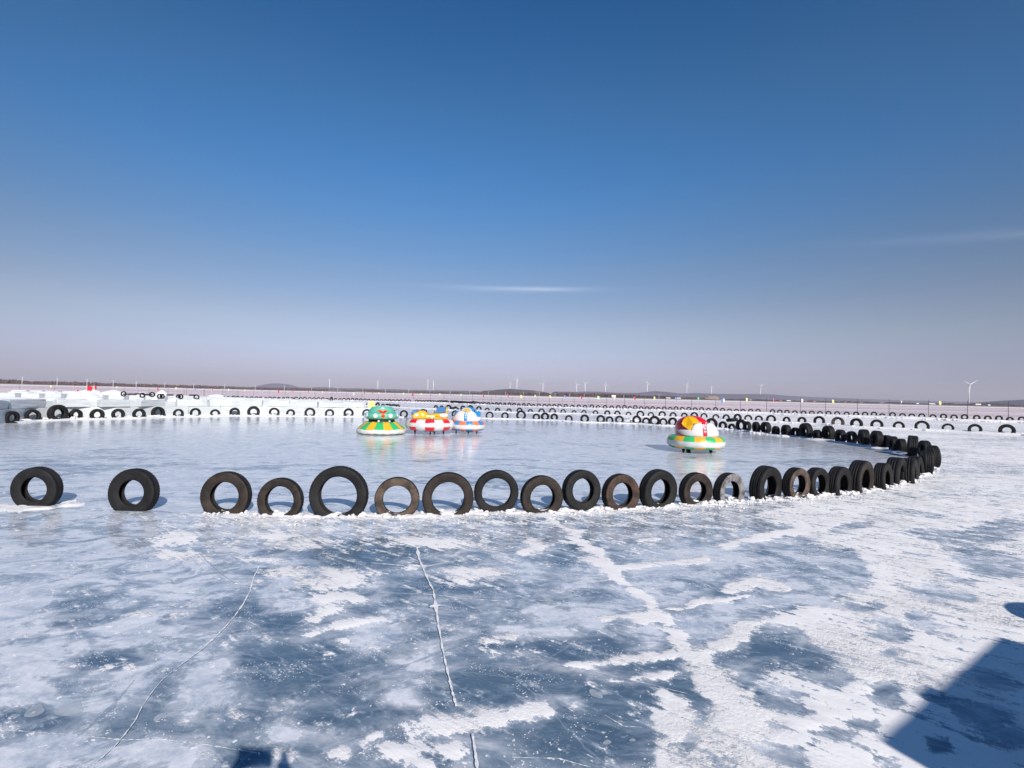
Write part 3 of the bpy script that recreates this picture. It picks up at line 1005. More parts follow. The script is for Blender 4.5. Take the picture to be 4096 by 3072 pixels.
ICE = ice_material()
SEAM = snow_mat('crack_snow', (0.80, 0.81, 0.84), 30.0, 0.4)
t = NT('trapped_bubble')
c_ = t.mix(t.noise(t.coords(), 8, 4), (0.40, 0.47, 0.56), (0.66, 0.70, 0.77))
b_ = t.bsdf(c_, 0.35, None, 0.3, 1.31)
tr_ = t.new('ShaderNodeBsdfTransparent')
ms_ = t.new('ShaderNodeMixShader')
t.l.new(t.math('MULTIPLY_ADD', t.noise(t.coords(), 20, 4), .7, .15), ms_.inputs[0])
t.l.new(tr_.outputs[0], ms_.inputs[1])
t.l.new(b_.outputs[0], ms_.inputs[2])
t.l.new(ms_.outputs[0], t.out.inputs[0])
BUB = t.m
ice_o = obj('ice_sheet', me, [ICE], smooth=True)
tag(ice_o, kind='structure')
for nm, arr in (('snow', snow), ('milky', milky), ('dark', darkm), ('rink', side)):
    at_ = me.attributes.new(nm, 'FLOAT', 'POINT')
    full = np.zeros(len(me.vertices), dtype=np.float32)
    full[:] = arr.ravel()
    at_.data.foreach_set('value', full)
t = NT('deep_fracture')
b_ = t.bsdf((0.30, 0.38, 0.48), 0.2, None, 0.4, 1.31)
tr_ = t.new('ShaderNodeBsdfTransparent')
ms_ = t.new('ShaderNodeMixShader')
t.l.new(t.math('MULTIPLY', t.noise(t.coords(), 3, 4), .75), ms_.inputs[0])
t.l.new(tr_.outputs[0], ms_.inputs[1])
t.l.new(b_.outputs[0], ms_.inputs[2])
t.l.new(ms_.outputs[0], t.out.inputs[0])
FRACT = t.m
cr_o = obj('ice_crack', EXTRA, [SEAM, SEAM, BUB, FRACT])
tag(cr_o, kind='structure')


# ---------------------------------------------------------------- tyres
def tyre_mesh(name, hole, w, seg, treaded, mats):
    """unit outer radius, axis along local Y, open carcass with beads and inner liner"""
    a = w / 2
    if treaded:
        prof = [(.985, -a * .86, 'T'), (1.0, -a * .62, 'T'), (1.0, -a * .42, 'T'), (.978, -a * .39, 'T'), (.978, -a * .30, 'T'), (1.002, -a * .27, 'T'), (1.002, -a * .05, 'T'), (.98, -a * .03, 'T'),
                (.98, a * .05, 'T'), (1.002, a * .07, 'T'), (1.002, a * .27, 'T'), (.978, a * .30, 'T'), (.978, a * .39, 'T'), (1.0, a * .42, 'T'), (1.0, a * .62, 'T'), (.985, a * .86, 'S')]
    else:
        prof = [(.985, -a * .86, 'T'), (1.0, -a * .4, 'T'), (1.0, a * .4, 'T'), (.985, a * .86, 'S')]
    m = (1 + hole) / 2
    side = [(.955, .97), (.90, 1.0), (m + .02, 1.0), (m - (1 - hole) * .25, .93), (hole + .05, .86), (hole + .022, .80)]
    prof += [(r, a * k, 'S') for r, k in side]
    prof += [(hole, a * .72, 'L'), (hole + .01, a * .58, 'L'), (m - .06, a * .80, 'L'), (.88, a * .84, 'L'), (.945, a * .55, 'L'), (.955, 0, 'L'), (.945, -a * .55, 'L'), (.88, -a * .84, 'L'), (m - .06, -a * .80, 'L'), (hole + .01, -a * .58, 'L'), (hole, -a * .72, 'S')]
    prof += [(r, -a * k, 'S') for r, k in side[::-1]]
    mi = [{'T': 0, 'S': 1, 'L': 2}[p[2]] for p in prof]
    bm = bmesh.new()
    rings = add_lathe(bm, [(p[0], p[1]) for p in prof], seg, mi, True, axis='Y')
    if treaded:      # lateral lugs on both shoulders
        sh = [0, 1, 14, 15]
        for k in range(seg):
            if k % 2:
                for j in sh:
                    v = rings[k][j]
                    v.co.x *= .984
                    v.co.z *= .984
    bmesh.ops.recalc_face_normals(bm, faces=bm.faces)
    me = bpy.data.meshes.new(name)
    bm.to_mesh(me)
    bm.free()
    for x in mats:
        me.materials.append(x)
    return me


_tyre_cache = {}


def get_tyre(hole, w, side, seg, treaded):
    k = (round(hole, 2), round(w, 2), side, seg)
    if k not in _tyre_cache:
        _tyre_cache[k] = tyre_mesh('tyre_' + side, hole, w, seg, treaded, [TREAD, SIDE[side], LINER])
    return _tyre_cache[k]


FW = lambda i: 1.35 if i >= 8 else (1.15 if i > 2 else 1.2)


def put_tyre(mesh, loc, rad, yaw, lean=0.0, spin=0.0, tiltx=0.0):
    o = bpy.data.objects.new('car_tyre', mesh)
    C.objects.link(o)
    o.scale = (rad, rad, rad)
    o.location = loc
    o.rotation_euler = (Euler((0, spin, 0)).to_matrix().to_4x4()).to_euler()
    o.rotation_euler = (Matrix.Rotation(yaw, 3, 'Z') @ Matrix.Rotation(tiltx, 3, 'X') @ Matrix.Rotation(spin, 3, 'Y')).to_euler()
    return o


def path_yaw(pts, i):
    a, b = pts[max(i - 1, 0)], pts[min(i + 1, len(pts) - 1)]
    return math.atan2(b.y - a.y, b.x - a.x)


def ordinal(n):
    suf = 'th' if 10 <= n % 100 <= 20 else {1: 'st', 2: 'nd', 3: 'rd'}.get(n % 10, 'th')
    return f'{n}{suf}'


# --- front row and corner
ring_meas = [(p[0], p[1]) for p in front]
ring_all = front + rowB_right + rowB_mid + rowB_left
ring_xy = [at(p[0], p[1]) for p in ring_all]
# smoothed yaw along the whole ring
def smooth_yaw(pts, i, k=2):
    a, b = pts[max(i - k, 0)], pts[min(i + k, len(pts) - 1)]
    return math.atan2(b.y - a.y, b.x - a.x)


yaw_override = {0: R(4), 1: R(-1), 2: R(1), 3: R(0), 4: R(2), 5: R(9), 6: R(9), 7: R(8), 8: R(14), 9: R(22), 10: R(22), 11: R(26), 12: R(22), 13: R(30), 14: R(34), 15: R(28),
                16: R(30), 17: R(36), 18: R(38), 19: R(40), 20: R(42), 21: R(46), 22: R(44), 23: R(60), 24: R(66), 25: R(72)}
FRONT_W = [488, 475, 472, 430, 540, 405, 460, 402, 390, 355, 350, 352, 312, 290, 300, 258, 235, 235, 245, 182, 204, 160, 150, 118, 95, 115]
BACK_W = [128, 96, 102, 85, 120, 115, 105, 112, 125, 84, 132, 78, 97, 74, 97, 78, 80]


def solve_radius(c, H, w, yaw, wpx, lo=.25, hi=.43):
    """outer radius whose ring, standing with its top at height H, looks wpx pixels wide"""
    best = None
    for r in np.arange(lo, hi, .004):
        xs = []
        for k in range(24):
            a = 2 * math.pi * k / 24
            z = H - r + r * math.sin(a)
            if z < 0:
                continue
            for q in (-1, 1):
                lx, ly = r * math.cos(a), q * w * r / 2 * .9
                X = c.x + lx * math.cos(yaw) - ly * math.sin(yaw)
                Y = c.y + lx * math.sin(yaw) + ly * math.cos(yaw)
                v = CM.inverted() @ Vector((X, Y, z - CAM_H))
                xs.append(2048 + F * v.x / -v.z)
        e = abs(max(xs) - min(xs) - wpx)
        if best is None or e < best[0]:
            best = (e, float(r))
    return min(best[1], H / 1.02, )


front_pts = []
for i, (x, yb, yt, hole, w, side, bury, label) in enumerate(front):
    w *= FW(i)
    hole += .03
    g = at(x, yb)
    H = CAM_H * (yb - yt) / (yb - horizon(x))
    n = g.normalized()
    c = g + n * (w * .3 * .25)
    rad = solve_radius(c, H, w, yaw_override[i], FRONT_W[i] / S10)
    rad = max(rad, H / 2 * 1.01)
    o = put_tyre(get_tyre(hole, w, side, 96, True), (c.x, c.y, H - rad), rad, yaw_override[i], spin=random.uniform(0, 6), tiltx=R(random.uniform(-4, 3)))
    front_pts.append((c, rad, yaw_override[i]))
    tag(o, label, 'tyre', 'tyres of the front row and right corner')


def row(meas, group, labelf, seg=32, holes=(.50, .62), ws=(.44, .62), bury=.16, yawf=None, pts=None, off=0, widths=None):
    P = [at(m[0], m[1]) for m in meas] if pts is None else pts
    out = []
    for i, m in enumerate(meas):
        g = P[i]
        H = CAM_H * (m[1] - m[2]) / (m[1] - horizon(m[0]))
        rad = min(.40, max(.25, H / (2 * (1 - bury))))
        hole = round(random.uniform(*holes) * 25) / 25
        w = round(random.uniform(*ws) * 12) / 12
        side = m[3] if len(m) > 3 and m[3] in SIDE else 'black'
        yw = (smooth_yaw(P, i) if yawf is None else yawf(i)) + R(random.uniform(-7, 7))
        if widths:
            rad = max(solve_radius(g, H, w, yw, widths[i] / S10), H / 2 * 1.01)
        o = put_tyre(get_tyre(hole, w, side, seg, seg >= 48), (g.x, g.y, H - rad), rad, yw, spin=random.uniform(0, 6), tiltx=R(random.uniform(-4, 4)))
        tag(o, labelf(i, H), 'tyre', group)
        out.append((g, rad, yw))
    return out


nF = len(front)
ringyaw = lambda base: (lambda i: smooth_yaw(ring_xy, base + i, 3))
B1 = row(rowB_right, 'tyres along the right side of the rink',
         lambda i, H: f'{"tall" if H > .56 else "low"} black tyre running back from the right corner, {ordinal(i + 2)} after it' if i else 'big broad black tyre just behind the edge on tyres of the right corner',
         64, (.46, .54), (.62, .78), .12, lambda i: ringyaw(nF)(i) - R(10 if i > 3 else 0), widths=BACK_W)
mid_lab = {0: 'black tyre just right of the one lying flat on another', 1: 'upright tyre that carries the tyre lying flat on top of it', 2: 'black tyre between the leaning big one and the stacked pair behind the rink',
           3: 'big black tyre directly behind the right side of the red bumper car', 4: 'tyre mostly hidden behind the roof of the red bumper car', 5: 'tyre touching the left edge of the red bumper car behind the rink'}
B2 = row(rowB_mid, 'tyres along the back of the rink right of the blue bumper car',
         lambda i, H: mid_lab.get(i, f'{"tall" if H > .56 else "low"} tyre behind the rink, {ordinal(len(rowB_mid) - i)} to the right from the blue bumper car'),
         48, (.50, .60), (.42, .58), .12, ringyaw(nF + len(rowB_right)))
B3 = row(rowB_left, 'tyres in front of the low ice block wall',
         lambda i, H: 'tyre between the green bumper car and the yellow one' if i == 0 else ('tyre half hidden behind the left edge of the green bumper car' if i == 1 else
                      f'{"big" if H > .62 else "small"} tyre before the ice block wall, {ordinal(len(rowB_left) - i)} from the photo\'s left edge'),
         48, (.52, .60), (.5, .62), .14, ringyaw(nF + len(rowB_right) + len(rowB_mid)))
# the tyre lying flat on an upright one
g = at(2400 + 1945 / S6, 1480 + 872 / S6)
o = put_tyre(get_tyre(.52, .5, 'black', 48, True), (g.x, g.y, .50), .30, 0.3, tiltx=R(80))
tag(o, 'tyre lying flat on top of an upright tyre, right of red bumper car', 'tyre', 'tyres along the right side of the rink')

CR = row(rowC, 'tyres of the second row behind the rink',
         lambda i, H: (f'{"tan" if len(rowC[i]) > 3 else "black"} tyre in the second row behind the rink, {ordinal(i + 1)} from its left end'),
         32, (.52, .60), (.42, .56), .20, lambda i: (smooth_yaw([at(m[0], m[1]) for m in rowC], i, 3)))
# tyres fallen flat in the second row
for j, (zx, zy, x0, lab) in enumerate(((1300, 538, 1200, 'tyre lying flat right behind the roof of the green bumper car'), (1398, 545, 1200, 'tyre lying flat at the right end of the small heap behind the green bumper car'),
                                       (45, 590, 1800, 'tyre lying flat between the yellow and the blue bumper car in the second row'))):
    g = at(x0 + zx / S6, 1480 + zy / S6)
    o = put_tyre(get_tyre(.52, .5, 'black', 48, True), (g.x, g.y, .20), .30, j * 1.0, tiltx=R(84 if j != 1 else 96))
    tag(o, lab, 'tyre', 'tyres fallen flat in the second row')

# --- far row standing in a snow bank
def bank_pt(x, back=0.0):
    g = at(x, bankD(x))
    return g * ((g.length + back) / g.length)


D_pts = []
nD = len(rowD)
for i, m in enumerate(rowD):
    x, yb, yt = m[0], m[1], m[2]
    g = bank_pt(x, 1.25)
    k = g.y / F
    yh = horizon(x)
    zb = CAM_H - (yb - yh) * k
    zt = CAM_H - (yt - yh) * k
    edge = len(m) > 3
    rad = .30 if not edge else .33
    H = max(.12, zt - zb)
    g.z = zt - rad
    D_pts.append((g, rad, zb))
for i, m in enumerate(rowD):
    g, rad, zb = D_pts[i]
    edge = len(m) > 3
    yw = smooth_yaw([p[0] for p in D_pts], i, 3) + R(random.uniform(-10, 10)) if not edge else R(70)
    o = put_tyre(get_tyre(.52 if not edge else .50, .5 if not edge else .6, 'black', 24, False), g, rad, yw)
    tag(o, (f'tiny black tyre of the farthest row on the snow bank, {ordinal(i + 1)} from its left end' if not edge else
            f'tyre seen edge on, tightly packed in the farthest row, {ordinal(i + 1)} from its left end'), 'tyre', 'tyres of the farthest row')

# ---------------------------------------------------------------- snow banks and crumbled snow
def bank(name, path, width, height, label, seed, side=0.0, step=.16, cross=9, gate=False):
    """heaped ridge of snow along a polyline"""
    P = []
    for a, b in zip(path, path[1:]):
        n = max(1, int((b - a).length / step))
        P += [a.lerp(b, k / n) for k in range(n)]
    P.append(path[-1])
    vs, fs = [], []
    s = 0.0
    for i, p in enumerate(P):
        a, b = P[max(i - 2, 0)], P[min(i + 2, len(P) - 1)]
        t = Vector((b.x - a.x, b.y - a.y, 0)).normalized()
        nr = Vector((-t.y, t.x, 0))
        s += step
        for j in range(cross):
            u = j / (cross - 1) * 2 - 1
            sa, ja = np.array([s]), np.array([float(j)])
            nz = float(fbm(sa * 1.3, ja * .9, seed)[0])
            nz2 = float(fbm(sa * 4.7 + 9, ja * 1.6, seed + 5)[0])
            wloc = width * (.75 + .6 * float(fbm(sa * .5, sa * 0, seed + 3)[0]))
            h = height * max(0, 1 - abs(u) ** 2.2) * (.35 + .9 * nz + .5 * (nz2 - .4)) - (.02 if abs(u) > .99 else 0)
            if gate:
                gq = float(fbm(np.array([p.x * 9.0]), np.array([p.y * 9.0 + u * 2.2]), seed + 8)[0])
                h = h * min(1.3, max(0, (gq - .47) * 7)) - .006
                h *= min(1, i / 30)
            q = p + nr * (u * wloc / 2 + side + (nz2 - .5) * width * .12)
            vs.append((q.x, q.y, h))
    for i in range(len(P) - 1):
        for j in range(cross - 1):
            a = i * cross + j
            fs.append((a, a + 1, a + cross + 1, a + cross))
    return vs, fs


def crumbs(vs_list, fs_list, pts, n, smin, smax, spread, seed, zoff=0.0):
    rr = random.Random(seed)
    b = bmesh.new()
    bmesh.ops.create_icosphere(b, subdivisions=1, radius=1)
    base = [v.co.copy() for v in b.verts]
    tris = [tuple(v.index for v in f.verts) for f in b.faces]
    b.free()
    V_, F_ = [], []
    for _ in range(n):
        k = rr.randrange(len(pts) - 1)
        p = pts[k].lerp(pts[k + 1], rr.random())
        s = smin + (smax - smin) * rr.random() ** 3
        c = Vector((p.x + rr.gauss(0, spread), p.y + rr.gauss(0, spread), s * .15 + zoff))
        q = Euler((rr.random() * 6, rr.random() * 6, rr.random() * 6)).to_matrix()
        sc = (rr.uniform(.7, 1.4), rr.uniform(.6, 1.2), rr.uniform(.35, .8))
        o0 = len(V_)
        for v in base:
            w = q @ (v * (s * rr.uniform(.7, 1.2)))
            V_.append((c.x + w.x * sc[0], c.y + w.y * sc[1], c.z + w.z * sc[2]))
        F_ += [tuple(o0 + i for i in t_) for t_ in tris]
    return V_, F_


def snow_heap(name, label, parts):
    bm = bmesh.new()
    for V_, F_, sm in parts:
        vv = [bm.verts.new(v) for v in V_]
        for f in F_:
            bf = bm.faces.new([vv[i] for i in f])
            bf.smooth = sm
    o = obj(name, bm, [SNOW_LUMP])
    tag(o, label, 'snow', kind='stuff')
    return o


fr_pts = [p[0].copy() for p in front_pts]
fr_near = [p * ((p.length - .06) / p.length) for p in fr_pts]
v1, f1 = bank('b', fr_near[2:], .24, .036, '', 3, step=.04, cross=13, gate=True)
v2, f2 = crumbs(None, None, fr_near[2:], 650, .008, .040, .085, 4, .006)
foot_v, foot_f = [], []
for k, (c_, r_, y_) in enumerate(front_pts):
    if k < 2:
        continue
    half = math.sqrt(max(.001, r_ * r_ - (r_ * .72) ** 2))
    for sgn in (-1, 0, 1):
        q_ = Vector((c_.x + math.cos(y_) * half * sgn, c_.y + math.sin(y_) * half * sgn, 0))
        vv_, ff_ = crumbs(None, None, [q_, q_ + Vector((.02, 0, 0))], random.randint(6, 18) if sgn else random.randint(0, 22), .015, .030 + .05 * random.random(), .055, 100 + k * 3 + sgn, .008)
        o0_ = len(foot_v)
        foot_v += vv_
        foot_f += [tuple(a_ + o0_ for a_ in f_) for f_ in ff_]
v3, f3 = crumbs(None, None, fr_near[12:], 500, .012, .055, .10, 5, .03)
v4, f4 = crumbs(None, None, [p * ((p.length - .22) / p.length) for p in fr_pts[2:]], 1500, .004, .018, .20, 6, .006)
snow_heap('snow_crumbs', 'crumbled white snow packed along the foot of the front row of tyres', [(v1, f1, True), (v2, f2, False), (v3, f3, False), (v4, f4, False), (foot_v, foot_f, False)])
p0 = at(150, 2030)
v1, f1 = bank('b', [at(-120, 2030), at(40, 2030), at(200, 2028), at(320, 2012)], .50, .045, '', 13, step=.04, cross=17, gate=True)
snow_heap('snow_patch', 'thin smooth snow patch under the leftmost front row tyre', [(v1, f1, True)])

bpts = [at(m[0], m[1] + 1) for m in rowB_right + rowB_mid]
v1, f1 = bank('b', bpts, .42, .07, '', 23, step=.12, cross=7)
v2, f2 = crumbs(None, None, bpts[12:], 500, .02, .09, .16, 24, .02)
v3, f3 = crumbs(None, None, [at(2510, 1692), at(2545, 1690)], 60, .04, .16, .25, 25, .10)
snow_heap('snow_crumbs', 'broken snow along the tyre line on the right and back of the rink', [(v1, f1, True), (v2, f2, False), (v3, f3, False)])
bpts = [at(m[0], m[1] + 1) for m in rowB_left]
v1, f1 = bank('b', bpts, .5, .07, '', 33, step=.15, cross=7)
v2, f2 = crumbs(None, None, [p * ((p.length + .5) / p.length) for p in bpts], 700, .03, .13, .18, 34, .05)
snow_heap('snow_crumbs', 'snow between the left tyres and the ice block wall', [(v1, f1, True), (v2, f2, False)])
cpts = [at(m[0], m[1]) for m in rowC]
cpts = cpts + [at(4200, 1746)]
v1, f1 = bank('b', cpts, 1.1, .11, '', 43, step=.25, cross=9)
v2, f2 = crumbs(None, None, cpts, 900, .03, .13, .32, 44, .04)
snow_heap('snow_ridge', 'uneven snow ridge under the second row of tyres', [(v1, f1, True), (v2, f2, False)])
dx = list(range(830, 4300, 40))
dp = [bank_pt(x, .7) for x in dx]


def bank_h(x):
    """height of the far bank crest"""
    g = bank_pt(x, .6)
    yb = float(np.interp(x, [m[0] for m in rowD], [m[1] for m in rowD]))
    return CAM_H - (yb - horizon(x)) * g.y / F


V_, F_ = [], []
cross = 9
dense = []
for a, b in zip(dx, dx[1:]):
    dense += [a + (b - a) * k / 6 for k in range(6)]
for i, x in enumerate(dense):
    hh = max(.12, bank_h(x))
    for j in range(cross):
        u = j / (cross - 1)
        g = bank_pt(x, u * 2.6 + .35 * float(fbm(np.array([x * .03]), np.array([j * .8]), 71)[0]))
        prof = [-.02, .5, .82, .9, .9, .8, .6, .3, -.02][j]
        nz = float(fbm(np.array([x * .045]), np.array([j * .9]), 77)[0])
        V_.append((g.x, g.y, hh * prof * (.48 + .42 * nz)))
for i in range(len(dense) - 1):
    for j in range(cross - 1):
        a = i * cross + j
        F_.append((a, a + 1, a + cross + 1, a + cross))
v2, f2 = crumbs(None, None, dp, 1400, .05, .20, .40, 54, .06)
snow_heap('snow_bank', 'long bank of ploughed snow that holds the farthest row of tyres', [(V_, F_, True), (v2, f2, False)])

# ---------------------------------------------------------------- ice blocks
t = NT('block_ice')
co = t.coords()
oi = t.new('ShaderNodeObjectInfo')
n = t.noise(co, 2.5, 6, .6, .8)
c = t.mix(n, (0.52, 0.56, 0.58), (0.68, 0.70, 0.71))
c = t.mix(t.math('MULTIPLY', oi.outputs['Random'], .35), c, (0.34, 0.39, 0.44))
c = t.mix(t.step(t.noise(co, 9, 5, .7), .6, .72), c, (0.62, 0.65, 0.68))
t.bsdf(c, .28, t.bump(t.noise(t.mapping(co, (1, 1, 4)), 3, 4), .35, .03), .5, 1.31)
BLOCK = t.m
wall_px = [m[0] for m in rowB_left][::-1]
wall_gp = [at(m[0], m[1]) for m in rowB_left][::-1]


def wall_pt(x, back=.75):
    if x < wall_px[0]:
        g = at(x, rowB_left[-1][1] + (wall_px[0] - x) * .14)
    elif x > wall_px[-1]:
        g = at(x, rowB_left[0][1])
    else:
        d = float(np.interp(x, wall_px, [g.length for g in wall_gp]))
        r = at(x, 2000)
        g = r * (d / r.length)
    return g * ((g.length + back) / g.length)


def ice_block(P, Q, z0, z1, depth, label, group, name='ice_block', mat=None):
    L = (Q - P).length
    mid = (P + Q) / 2
    yaw = math.atan2(Q.y - P.y, Q.x - P.x)
    bm = bmesh.new()
    bmesh.ops.create_cube(bm, size=1)
    bmesh.ops.scale(bm, vec=(L, depth, z1 - z0), verts=bm.verts)
    for v in bm.verts:
        v.co += Vector((random.uniform(-.025, .025), random.uniform(-.02, .02), random.uniform(-.02, .02) if v.co.z > 0 else 0))
    bmesh.ops.subdivide_edges(bm, edges=bm.edges[:], cuts=3, use_grid_fill=True)
    for v in bm.verts:
        if v.co.z > -(z1 - z0) / 2 + .02:
            v.co += Vector((random.gauss(0, .004), random.gauss(0, .006), random.gauss(0, .006)))
    bmesh.ops.bevel(bm, geom=[e for e in bm.edges if e.calc_face_angle(0) > .9], offset=.018, segments=2, affect='EDGES')
    nr = Vector((-math.sin(yaw), math.cos(yaw), 0))
    o = obj(name, bm, [mat or BLOCK], loc=(mid.x + nr.x * depth / 2, mid.y + nr.y * depth / 2, (z0 + z1) / 2), rot=(0, 0, yaw))
    tag(o, label, 'ice block', group)
    return o


up = [(-140, 33), (34, 169), (214, 345), (393, 507), (548, 646), (695, 795), (826, 915), (946, 1035), (1062, 1144), (1174, 1257), (1277, 1363), (1384, 1444)]
for i, (a, b) in enumerate(up):
    ice_block(wall_pt(a), wall_pt(b), .545, .545 + (.36 if i < 10 else .30), .42, f'slab on top of the front ice wall, {ordinal(i + 1)} from the left edge', 'slabs on top of the front ice block wall')
xs = [-260] + [a + (b - a) / 2 for a, b in up[:]] + [1475]
for i, (a, b) in enumerate(zip(xs, xs[1:])):
    ice_block(wall_pt(a, .72) if i else wall_pt(a, .72), wall_pt(b - 1.2, .72), -.03, .54, .48, f'bottom course block of the front ice wall, {ordinal(i + 1)} from the left edge', 'bottom course of the front ice block wall')
gaps = [(a[1] - 20, b[0] + 20) for a, b in zip(up, up[1:])]
for i, (a, b) in enumerate(gaps[:9]):
    ice_block(wall_pt(a, 2.1), wall_pt(b, 2.1), -.03, .80 if i % 2 else .74, .4, f'darker ice block behind the {ordinal(i + 1)} gap from the left in front wall', 'ice blocks filling behind the gaps')


def wall2(x, Y):
    r = at(x, 2000)
    return r * (Y / r.y)


for k, (Y, spans, hgt, word) in enumerate(((52.0, [(-90, 41), (66, 137), (161, 226), (249, 310), (335, 393), (417, 479), (500, 559), (565, 640)], .62, 'middle'),
                                           (74.0, [(26, 84), (99, 148), (162, 213), (230, 285), (300, 372), (390, 450)], .62, 'hindmost'))):
    for i, (a, b) in enumerate(spans):
        ice_block(wall2(a, Y), wall2(b, Y), -.03, hgt, .9, f'ice block of the {word} wall at the left, {ordinal(i + 1)} from the left edge', f'blocks of the {word} ice wall')
xs = list(range(655, 1450, 78))
for i, (a, b) in enumerate(zip(xs, xs[1:])):
    Y = 52 - i * .5
    ice_block(wall2(a, Y), wall2(b - 1, Y - .5), -.03, .73 - i * .012, .8, f'block of the long even ice wall behind the front one, {ordinal(i + 1)} from left', 'blocks of the long even ice wall')
# tyres lying on that wall
for i, (x0, zx, zy, kind) in enumerate(((0, 1822, 352, 'edge'), (0, 1868, 357, 'flat'), (0, 1960, 356, 'flat'), (0, 2048, 352, 'flat'), (0, 2100, 372, 'edge'), (0, 2150, 362, 'flat'), (0, 2192, 364, 'flat'),
                                        (600, 30, 362, 'ring'), (600, 145, 388, 'edge'), (600, 180, 388, 'edge'), (600, 295, 369, 'flat'), (600, 418, 396, 'edge'), (600, 452, 394, 'edge'), (600, 630, 371, 'flat'), (600, 685, 401, 'ring'),
                                        (600, 2085, 437, 'flat'), (600, 2150, 437, 'flat'), (1200, 20, 441, 'flat'), (1200, 80, 444, 'flat'), (1200, 140, 448, 'flat'), (1200, 205, 450, 'flat'), (1200, 270, 455, 'flat'), (1200, 410, 461, 'flat'),
                                        (1200, 462, 436, 'edge'), (1200, 528, 462, 'flat'), (1200, 635, 462, 'flat'), (1200, 700, 467, 'flat'), (1200, 790, 470, 'flat'), (1200, 845, 477, 'flat'))):
    Y = 50.5
    p = at_depth(x0 + zx / S6, 1480 + zy / S6, Y)
    if kind == 'flat':
        o = put_tyre(get_tyre(.6, .42, 'black', 24, False), p, .31, random.random(), tiltx=R(90))
        lab = 'tyre lying flat on the far ice wall'
    elif kind == 'edge':
        o = put_tyre(get_tyre(.6, .42, 'black', 24, False), p, .27, R(80) if i % 2 else R(70))
        lab = 'tyre standing edge on at the far ice wall'
    else:
        o = put_tyre(get_tyre(.6, .42, 'black', 24, False), p, .27, 0.2)
        lab = 'tyre standing as an open ring on the far ice wall'
    tag(o, f'{lab}, {ordinal(i + 1)} tyre from its left', 'tyre', 'tyres on the far ice wall')


def mound(x, ybase, wpx, hpx, Y, label, seed):
    g = at(x, 2000)
    g = g * (Y / g.y)
    rx, h = wpx * Y / F / 2, hpx * Y / F
    z0 = CAM_H - (ybase - horizon(x)) * Y / F
    bm = bmesh.new()
    N, M = 30, 12
    rings = []
    for j in range(M + 1):
        u = j / M
        rg_ = []
        for k in range(N):
            a = 2 * math.pi * k / N
            rr = u * (1 + .25 * (float(fbm(np.array([math.cos(a) * 1.5 + 5]), np.array([math.sin(a) * 1.5 + seed]), 3)[0]) - .5) * 2)
            nz = float(fbm(np.array([math.cos(a) * u * 3 + seed]), np.array([math.sin(a) * u * 3]), 8)[0])
            rg_.append(bm.verts.new((rr * rx * math.cos(a), rr * min(rx, 1.4) * math.sin(a), max(z0, 0) + h * (max(0, 1 - u ** 1.7)) * (.55 + .8 * nz) - (.6 * max(z0, 0) + .05 if j == M else 0))))
        rings.append(rg_)
    for a, b in zip(rings, rings[1:]):
        for k in range(N):
            f = bm.faces.new([a[k], b[k], b[(k + 1) % N], a[(k + 1) % N]])
            f.smooth = True
    f = bm.faces.new(rings[0][::-1])
    o = obj('snow_pile', bm, [SNOW_LUMP], loc=(g.x, g.y, 0))
    bb = o.data
    tag(o, label, 'snow pile', 'snow piles among the ice walls')


for i, (x, yb, w, h, Y, lab) in enumerate(((330, 1597, 120, 34, 42, 'largest snow pile, in front of the middle ice wall below the red flag'), (60, 1600, 240, 12, 40, 'low long snow drift behind the front wall at the left edge'),
                                         (190, 1600, 150, 12, 41, 'low snow drift left of the largest pile'), (440, 1574, 110, 13, 60, 'broad snow heap behind the middle ice wall right of the largest pile'),
                                         (552, 1577, 36, 9, 60, 'small snow heap between two black tyres on the wall'), (632, 1577, 44, 15, 55, 'pointed snow pile right of the broad heap'),
                                         (605, 1602, 40, 11, 32, 'rounded snow cap left above the front ice wall'), (683, 1602, 60, 12, 32, 'rounded snow cap in the middle above the front ice wall'),
                                         (755, 1604, 50, 9, 32, 'flat snow cap above the front ice wall'), (810, 1610, 36, 9, 31, 'small snow cap above the third gap of the front wall'), (345, 1566, 70, 10, 72, 'snow drift behind the red flag'),
                                         (185, 1570, 66, 8, 72, 'snow drift on the hindmost ice wall'), (60, 1568, 80, 5, 72, 'snow drift at the left end of the hindmost wall'), (850, 1582, 60, 6, 56, 'low snow heap on the left end of the long wall'))):
    mound(x, yb, w, h, Y, lab, i * 3.1)

#__PART3__

# ---------------------------------------------------------------- bumper cars
def paint(name, col, rough=0.28, coat=0.5):
    return simple(name, col, rough, 0.06, 5.0, 0.0, coat)


RED, YEL, GRN, MINT = paint('paint_red', (0.60, 0.004, 0.012)), paint('paint_yellow', (0.72, 0.40, 0.004)), paint('vinyl_green', (0.03, 0.42, 0.13), .4, .2), paint('paint_mint', (0.10, 0.42, 0.30))
VYEL, VWHT, VRED = paint('vinyl_yellow', (0.72, 0.38, 0.02), .4, .2), paint('vinyl_white', (0.58, 0.59, 0.59), .4, .2), paint('vinyl_red', (0.62, 0.012, 0.03), .4, .2)
BLU, VBLU, VORG, WHT = paint('paint_blue', (0.02, 0.23, 0.55)), paint('vinyl_blue', (0.03, 0.20, 0.48), .4, .2), paint('vinyl_orange', (0.75, 0.17, 0.06), .4, .2), paint('paint_white', (0.60, 0.60, 0.63), .35, .2)
BLK = simple('black_steel', (0.012, 0.012, 0.014), .5, .2, 9, .1)
GLS = simple('lamp_glass', (0.72, 0.76, 0.86), .12, .1, 30, .1, .6)
LRED, DECAL, SEATB = paint('lamp_red', (0.5, 0.02, 0.02), .1, 1), paint('decal_green', (0.45, 0.80, 0.42), .4, .2), paint('seat_blue', (0.03, 0.15, 0.36), .5, 0)
